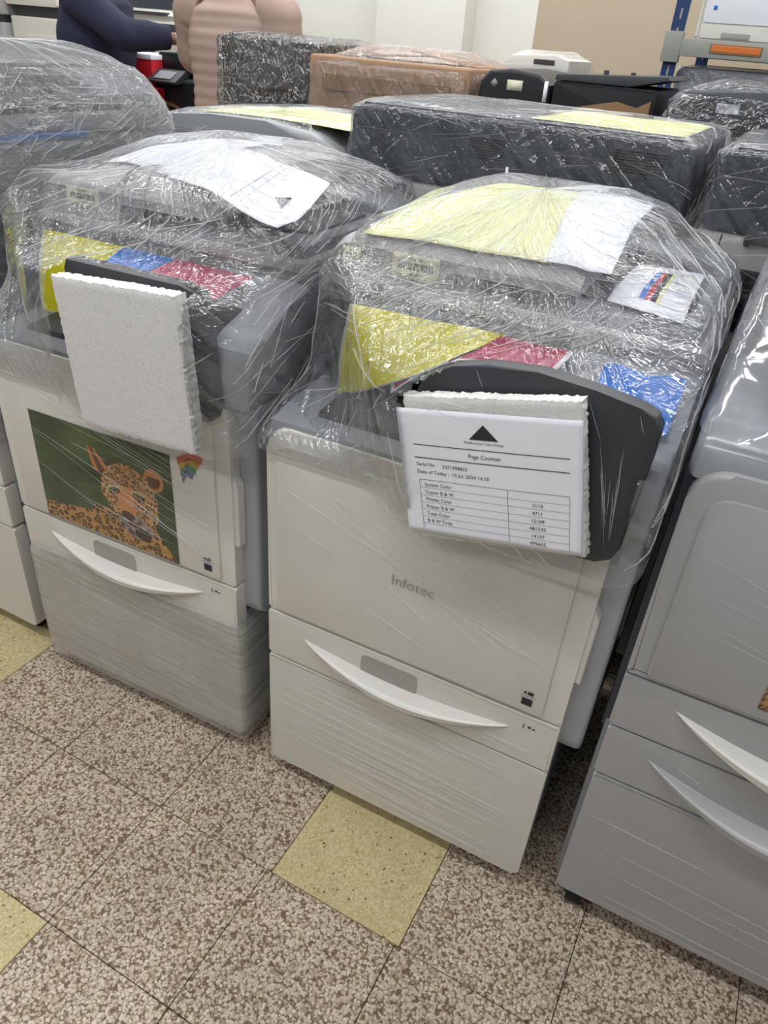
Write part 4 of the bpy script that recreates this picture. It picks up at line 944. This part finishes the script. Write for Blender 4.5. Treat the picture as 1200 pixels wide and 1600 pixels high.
box('label_frame', .145, .310, -.0195, -.016, 1.504, 1.532, 'tape', T, .001, 1)
T = thing('white_printer', (.655, 2.42, 1.541), 0, 'white printer standing on the steel shelf', 'printer')
prism('printer_body', rrect(0, .26, .0, .34, (.008, .008, .03, .03)), 'y', 0, .40, 'white', T, .012, 3)
prism('front_panel', rrect(.015, .245, .05, .20, (.01,)*4), 'y', -.006, .01, 'paper', T, .003, 2)
prism('paper_drawer', rrect(.015, .245, .006, .046, (.004,)*4), 'y', -.006, .01, 'white', T, .003, 2)
box('drawer_grip', .085, .175, -.012, .0, .008, .024, 'beam', T, .003)
box('power_button', .040, .052, -.009, .0, .085, .097, 'bluesheet', T, .002, 1)
T = thing('white_printer', (.935, 2.42, 1.541), 0, 'second white printer at the right on the steel shelf', 'printer')
prism('printer_body', rrect(0, .40, .0, .30, (.008, .008, .03, .03)), 'y', 0, .42, 'white', T, .012, 3)
prism('paper_drawer', rrect(.015, .385, .006, .06, (.004,)*4), 'y', -.006, .01, 'white', T, .003, 2)
T = thing('wrapped_carton', (.62, 2.46, .60), 0, 'grey wrapped box on the shelf board under the white printer', 'box')
prism('box_body', rrect(0, .8, .0, .86, (.01, .01, .02, .02)), 'y', 0, .40, 'side', T, .01, 2)
film(T, [(.0, -.01, .81, -.012, .41, .02), (.5, -.012, .815, -.016, .41, .02), (.86, .0, .80, -.008, .40, .03)], top=lambda x, y: .868, seed=51, m='film_far', amp=.012, nu=120, nv=40)
# ================================================================== machines at the far left
def desk_printer(name, loc, W, D, H, label, m='white', parts=()):
    T = thing(name, loc, 0, label, 'printer')
    return T
T = thing('office_copier', (-3.32, 2.90, 0), 0, 'white copier standing behind the navy jacket at the far left', 'copier', 'white machines against the back')
for x in (.05, .36):
    for y in (.05, .45): caster(T, x, y)
box('cabinet', 0, .40, 0, .5, .055, 1.42, 'white', T, .012, 3)
for z in (1.22, 1.10, .98): prism('drawer_front', rrect(.02, .38, z, z+.11, (.006,)*4), 'y', -.008, .01, 'white', T, .003, 2)
for z in (1.29, 1.17, 1.05): box('drawer_grip', .15, .25, -.010, .0, z, z+.012, 'midgrey', T, .002, 1)
prism('scanner', rrect(-.01, .41, 1.475, 1.56, (.012,)*4), 'y', -.01, .5, 'white', T, .008, 2)
prism('output_bay', rrect(.03, .40, 1.415, 1.48, (.004,)*4), 'y', .03, .49, 'dark', T, .003, 1)
T = thing('office_copier', (-3.80, 2.86, 0), 0, 'grey white copier cut by the left frame edge in the background', 'copier', 'white machines against the back')
for x in (.05, .40):
    for y in (.05, .45): caster(T, x, y)
box('cabinet', 0, .455, 0, .5, .055, 1.38, 'coolgrey', T, .012, 3)
prism('output_bay', rrect(.02, .44, 1.378, 1.42, (.004,)*4), 'y', .03, .49, 'dark', T, .003, 1)
prism('scanner', rrect(-.01, .465, 1.418, 1.52, (.012,)*4), 'y', -.01, .5, 'coolgrey', T, .008, 2)
prism('front_door', rrect(.02, .435, .80, 1.34, (.01,)*4), 'y', -.010, .01, 'coolgrey', T, .004, 2)
T = thing('plotter', (-2.92, 3.30, 0), 0, 'wide white plotter between the two people', 'plotter', 'white machines against the back')
for x in (.10, 1.0):
    box('stand_leg', x, x+.06, .12, .20, .05, 1.32, 'midgrey', T, .004); box('stand_foot', x-.01, x+.07, -.05, .40, .0, .05, 'midgrey', T, .01)
prism('plotter_body', [(.0, 1.30), (-.03, 1.39), (.02, 1.46), (.30, 1.46), (.34, 1.30)], 'x', 0, 1.15, 'white', T, .012, 3)
prism('paper_slot', rrect(.10, 1.02, 1.405, 1.440, (.008,)*4), 'y', -.026, .05, 'dark', T, .004, 1)
prism('top_cover', [(.02, 1.455), (.0, 1.48), (.06, 1.515), (.30, 1.515), (.30, 1.455)], 'x', .02, 1.12, 'white', T, .006, 2)
prism('control_panel', rrect(.18, .46, 1.478, 1.496, (.006,)*4), 'y', -.006, .03, 'dark', T, .002, 1)
prism('roll_cover', [(.05, 1.512), (.05, 1.62), (.12, 1.66), (.30, 1.64), (.30, 1.512)], 'x', .0, 1.15, 'slate', T, .01, 2)
T = thing('black_printer', (-1.965, 2.60, 0), 0, 'black multifunction printer with tilted panel between the two people', 'printer')
box('stand', .05, .40, .03, .45, .0, 1.03, 'white', T, .01)
box('printer_body', 0, .44, 0, .48, 1.03, 1.20, 'black', T, .014, 3)
prism('scanner_lid', rrect(.0, .44, 1.235, 1.325, (.01,)*4), 'y', .06, .48, 'black', T, .008, 2)
prism('lid_post', rrect(.0, .44, 1.19, 1.24, (.004,)*4), 'y', .22, .47, 'dark', T, .004, 1)
prism('output_tray', [(.0, 1.20), (.0, 1.212), (.24, 1.235), (.24, 1.20)], 'x', .06, .34, 'slate', T, .003, 1)
prism('control_panel', [(-.05, 1.195), (-.06, 1.205), (.03, 1.255), (.05, 1.24), (.05, 1.20)], 'x', .02, .20, 'dark', T, .004, 2)
prism('screen', [(-.047, 1.2145), (-.049, 1.2165), (.012, 1.2475), (.014, 1.2455)], 'x', .05, .16, 'midgrey', T)
tag(sheet('paper_sheet', lambda u, v: (-1.84+u*.22, 2.66+v*.28, 1.330+.003*math.sin(u*3)), 10, 10, None, 'paper', thick=.001), 'white sheet on the black printer lid between the people', 'paper')
T = thing('red_box', (-2.145, 2.58, 0), 0, 'tall red box with a white top edge beside the navy jacket', 'box')
box('box_body', 0, .20, 0, .22, 0, 1.29, 'red', T, .006); box('box_rim', -.002, .202, -.002, .222, 1.289, 1.312, 'paper', T, .004)
T = thing('red_box', (-1.935, 2.50, 0), 0, 'small red box against the black printer stand', 'box')
box('box_body', 0, .055, 0, .09, 0, 1.165, 'red', T, .004); box('box_rim', -.001, .056, -.001, .091, 1.164, 1.17, 'red', T, .002)
# ================================================================== people
def skin_body(T, joints, edges, radii):
    me = bpy.data.meshes.new('body'); names = list(joints); me.from_pydata([joints[n] for n in names], [(names.index(a), names.index(b)) for a, b in edges], []); me.update()
    o = bpy.data.objects.new('body', me); C.objects.link(o); o.parent = T; me.materials.append(M['skin'])
    sk = o.modifiers.new('skin', 'SKIN'); sk.use_smooth_shade = True
    lay = me.skin_vertices[0].data if me.skin_vertices else None
    if lay is None:
        bpy.context.view_layer.objects.active = o
    for i, n in enumerate(names):
        r = radii[n]; r = r if isinstance(r, tuple) else (r, r); me.skin_vertices[0].data[i].radius = r; me.skin_vertices[0].data[i].use_root = (n == 'pelvis')
    ss = o.modifiers.new('smooth', 'SUBSURF'); ss.levels = 2; ss.render_levels = 2
    return o
def loft(name, rings, m, T, n=28, cap=True):
    """rings: (centre, axis_u, axis_v, ru, rv)"""
    bm = bmesh.new(); prev = None; first = None
    for (c, au, av, ru, rv) in rings:
        ring = []
        for k in range(n):
            a = 2*PI*k/n; cu, sv = math.cos(a), math.sin(a); e = .85
            ring.append(bm.verts.new(Vector(c)+Vector(au)*(ru*math.copysign(abs(cu)**e, cu))+Vector(av)*(rv*math.copysign(abs(sv)**e, sv))))
        if prev:
            for k in range(n): bm.faces.new((prev[k], prev[(k+1) % n], ring[(k+1) % n], ring[k]))
        else: first = ring
        prev = ring
    if cap: bm.faces.new(first[::-1]); bm.faces.new(prev)
    return obj(name, bm, m, T)
def tube_rings(pts, rad, step=.012, bulge=0., pitch=.05):
    pts = [Vector(p) for p in pts]
    # smooth polyline (Catmull-Rom)
    P = [pts[0]*2-pts[1]]+pts+[pts[-1]*2-pts[-2]]; R = [rad[0]]+list(rad)+[rad[-1]]; out = []; acc = 0; last = None
    for i in range(1, len(P)-2):
        n = max(3, int((P[i+1]-P[i]).length/step))
        for k in range(n+(1 if i == len(P)-3 else 0)):
            t = k/n; a, b, c, d = P[i-1], P[i], P[i+1], P[i+2]
            p = .5*((2*b)+(c-a)*t+(2*a-5*b+4*c-d)*t*t+(3*b-a-3*c+d)*t**3); r = lerp(R[i], R[i+1], t)
            if last is not None: acc += (p-last).length
            last = p.copy(); out.append((p, r+bulge*(abs(math.sin(PI*acc/pitch))-.6)))
    rings = []
    for i, (p, r) in enumerate(out):
        d = (out[min(i+1, len(out)-1)][0]-out[max(i-1, 0)][0]).normalized(); u = d.cross(Vector((0, 1, .15))).normalized()
        if u.length < .1: u = Vector((1, 0, 0))
        v = d.cross(u).normalized(); rings.append((p, u, v, r, r))
    return rings
def hand_joints(J, E, R, side, wrist, d, up):
    """palm and five fingers from the wrist, pointing along d with the palm turned down"""
    d = Vector(d).normalized(); s = d.cross(Vector(up)).normalized()*(1 if side == 'r' else -1); dn = -Vector(up).normalized(); w = Vector(wrist)
    J[side+'palm'] = w+d*.055; R[side+'palm'] = (.030, .016); E.append((side+'wrist', side+'palm'))
    J[side+'knuckle'] = w+d*.085; R[side+'knuckle'] = (.034, .013); E.append((side+'palm', side+'knuckle'))
    for i, (o_, L) in enumerate(((-.030, .070), (-.010, .080), (.011, .075), (.030, .058))):
        a = side+'f%da' % i; b = side+'f%db' % i; c = side+'f%dc' % i; base = w+d*.098+s*o_
        J[a] = base; J[b] = base+d*(L*.48)+dn*.010; J[c] = base+d*(L*.80)+dn*.036
        R[a], R[b], R[c] = .0095, .0088, .0075; E += [(side+'knuckle', a), (a, b), (b, c)]
    base = w+d*.035-s*.034; J[side+'ta'] = base; J[side+'tb'] = base+d*.035-s*.018+dn*.012; J[side+'tc'] = base+d*.062-s*.014+dn*.028
    R[side+'ta'], R[side+'tb'], R[side+'tc'] = .013, .011, .009; E += [(side+'palm', side+'ta'), (side+'ta', side+'tb'), (side+'tb', side+'tc')]
def person(loc, rz, label, arms, dress, lean=.0, hgt=1.0, hair_long=False):
    T = thing('person', loc, rz, label, 'person'); J = {}; E = []; R = {}
    def put(n, p, r): J[n] = Vector(p); R[n] = r
    put('pelvis', (0, 0, .98), (.15, .11)); put('waist', (0, lean*.25, 1.14), (.125, .095)); put('chest', (0, lean*.7, 1.36), (.155, .11)); put('collar', (0, lean, 1.54), (.10, .075)); put('neck', (0, lean+.01, 1.62), .055); put('chin', (0, lean+.03, 1.68), (.060, .068)); put('brow', (0, lean+.035, 1.78), (.074, .092)); put('crown', (0, lean+.02, 1.86), (.05, .06))
    E += [('pelvis', 'waist'), ('waist', 'chest'), ('chest', 'collar'), ('collar', 'neck'), ('neck', 'chin'), ('chin', 'brow'), ('brow', 'crown')]
    for sd, sx in (('l', -1), ('r', 1)):
        put(sd+'hip', (sx*.10, 0, .93), .092); put(sd+'knee', (sx*.11, .01, .52), .06); put(sd+'ankle', (sx*.115, -.02, .09), .04); put(sd+'toe', (sx*.13, .15, .035), (.035, .03))
        E += [('pelvis', sd+'hip'), (sd+'hip', sd+'knee'), (sd+'knee', sd+'ankle'), (sd+'ankle', sd+'toe')]
        sh, el, wr, hd = arms[sd]
        put(sd+'shoulder', sh, .062); put(sd+'elbow', el, .043); put(sd+'wrist', wr, .029)
        E += [('collar', sd+'shoulder'), (sd+'shoulder', sd+'elbow'), (sd+'elbow', sd+'wrist')]
        hand_joints(J, E, R, sd, wr, hd, (0, 0, 1))
    body = skin_body(T, J, E, R)
    hc = Vector((0, lean+.035, 1.765))
    # face
    for sx in (-1, 1):
        bm = bmesh.new(); bmesh.ops.create_uvsphere(bm, u_segments=12, v_segments=8, radius=.013, matrix=Matrix.Translation(hc+Vector((sx*.032, .078, .0)))); obj('eye', bm, 'eye', T)
        bm = bmesh.new(); bmesh.ops.create_uvsphere(bm, u_segments=10, v_segments=8, radius=.03, matrix=Matrix.Translation(hc+Vector((sx*.082, -.005, -.01))) @ Matrix.Diagonal((.35, .7, 1.1, 1))); obj('ear', bm, 'skin', T)
    prism('nose', [(hc.y+.080, hc.z+.012), (hc.y+.108, hc.z-.030), (hc.y+.078, hc.z-.038)], 'x', -.013, .013, 'skin', T, .004, 2)
    prism('mouth', rrect(-.024, .024, hc.z-.066, hc.z-.054, (.005,)*4, 3), 'y', hc.y+.062, hc.y+.078, 'red' if False else 'skin', T, .002, 1)
    bm = bmesh.new(); bmesh.ops.create_uvsphere(bm, u_segments=24, v_segments=16, radius=.108, matrix=Matrix.Translation(hc+Vector((0, -.022, .022))) @ Matrix.Diagonal((.92, 1.0, 1.0, 1)))
    kill = [v for v in bm.verts if v.co.y > hc.y+.045 and v.co.z < hc.z+.055]; bmesh.ops.delete(bm, geom=kill, context='VERTS'); obj('hair', bm, 'hair', T)
    X, Y = Vector((1, 0, 0)), Vector((0, 1, 0)); mt = dress['mat']; bl = dress.get('bulge', 0)
    z = dress['hem']; rings = []
    prof = dress['prof']
    while z <= 1.60:
        k = 0
        while k < len(prof)-2 and z > prof[k+1][0]: k += 1
        t = max(0, min(1, (z-prof[k][0])/(prof[k+1][0]-prof[k][0]))); t = t*t*(3-2*t); rx, ry = lerp(prof[k][1], prof[k+1][1], t), lerp(prof[k][2], prof[k+1][2], t)
        b = bl*(abs(math.sin(PI*z/dress.get('pitch', .062)))-.6) if z < 1.56 else 0
        w_ = .004*noise.noise(Vector((z*9, 1, lean)))
        rings.append((Vector((w_, lean*smoothstep(.98, 1.54, z), z)), X, Y, rx+b, ry+b)); z += .009
    loft(dress['name'], rings, mt, T, 36)
    for sd in 'lr':
        sh, el, wr, hd = [Vector(a) for a in arms[sd]]
        loft('sleeve', tube_rings([sh+(Vector((0, sh.y, 1.50))-sh)*.25, sh, (sh+el)/2, el, (el+wr)/2, wr], dress['arm'], bulge=bl*.8, pitch=dress.get('pitch', .062)), mt, T, 22)
        sx = -1 if sd == 'l' else 1
        loft('trouser_leg', tube_rings([(sx*.10, 0, .98), (sx*.11, .01, .52), (sx*.115, -.01, .07)], (.118, .088, .075)), 'trousers', T, 20)
        bm = bmesh.new(); add_box(bm, sx*.115-.048+sx*.006, sx*.115+.048+sx*.006, -.085, .205, .0, .085, .03, 3); obj('shoe', bm, 'shoe', T)
    return T
navy = dict(name='jacket', mat='navy', hem=.86, prof=[(.86, .205, .150), (1.05, .185, .145), (1.20, .195, .155), (1.38, .225, .165), (1.50, .215, .140), (1.57, .120, .10), (1.60, .085, .085)], arm=(.085, .082, .072, .068, .060, .046), bulge=0.)
person((-2.09, 2.34, 0), -1.20, 'person in a navy jacket reaching right to the printer', dict(
    r=((.205, .06, 1.52), (.23, .27, 1.40), (.11, .43, 1.395), (-.1, 1, -.05)), l=((-.205, .05, 1.50), (-.27, .04, 1.22), (-.20, .24, 1.10), (.3, 1, 0))), navy, lean=.05)
puff = dict(name='quilted_coat', mat='puffer', hem=.52, prof=[(.52, .215, .165), (.90, .210, .165), (1.12, .195, .150), (1.22, .195, .150), (1.40, .220, .160), (1.50, .215, .140), (1.57, .120, .10), (1.60, .09, .09)], arm=(.090, .092, .084, .080, .068, .052), bulge=.0045, pitch=.044)
person((-1.215, 2.32, 0), .10, 'person in a long beige quilted coat seen from behind', dict(
    l=((-.205, .02, 1.51), (-.262, .10, 1.335), (-.270, .335, 1.385), (-.15, 1, -.05)), r=((.205, .02, 1.51), (.215, .02, 1.24), (.10, .24, 1.20), (-.3, 1, 0))), puff, lean=.03)
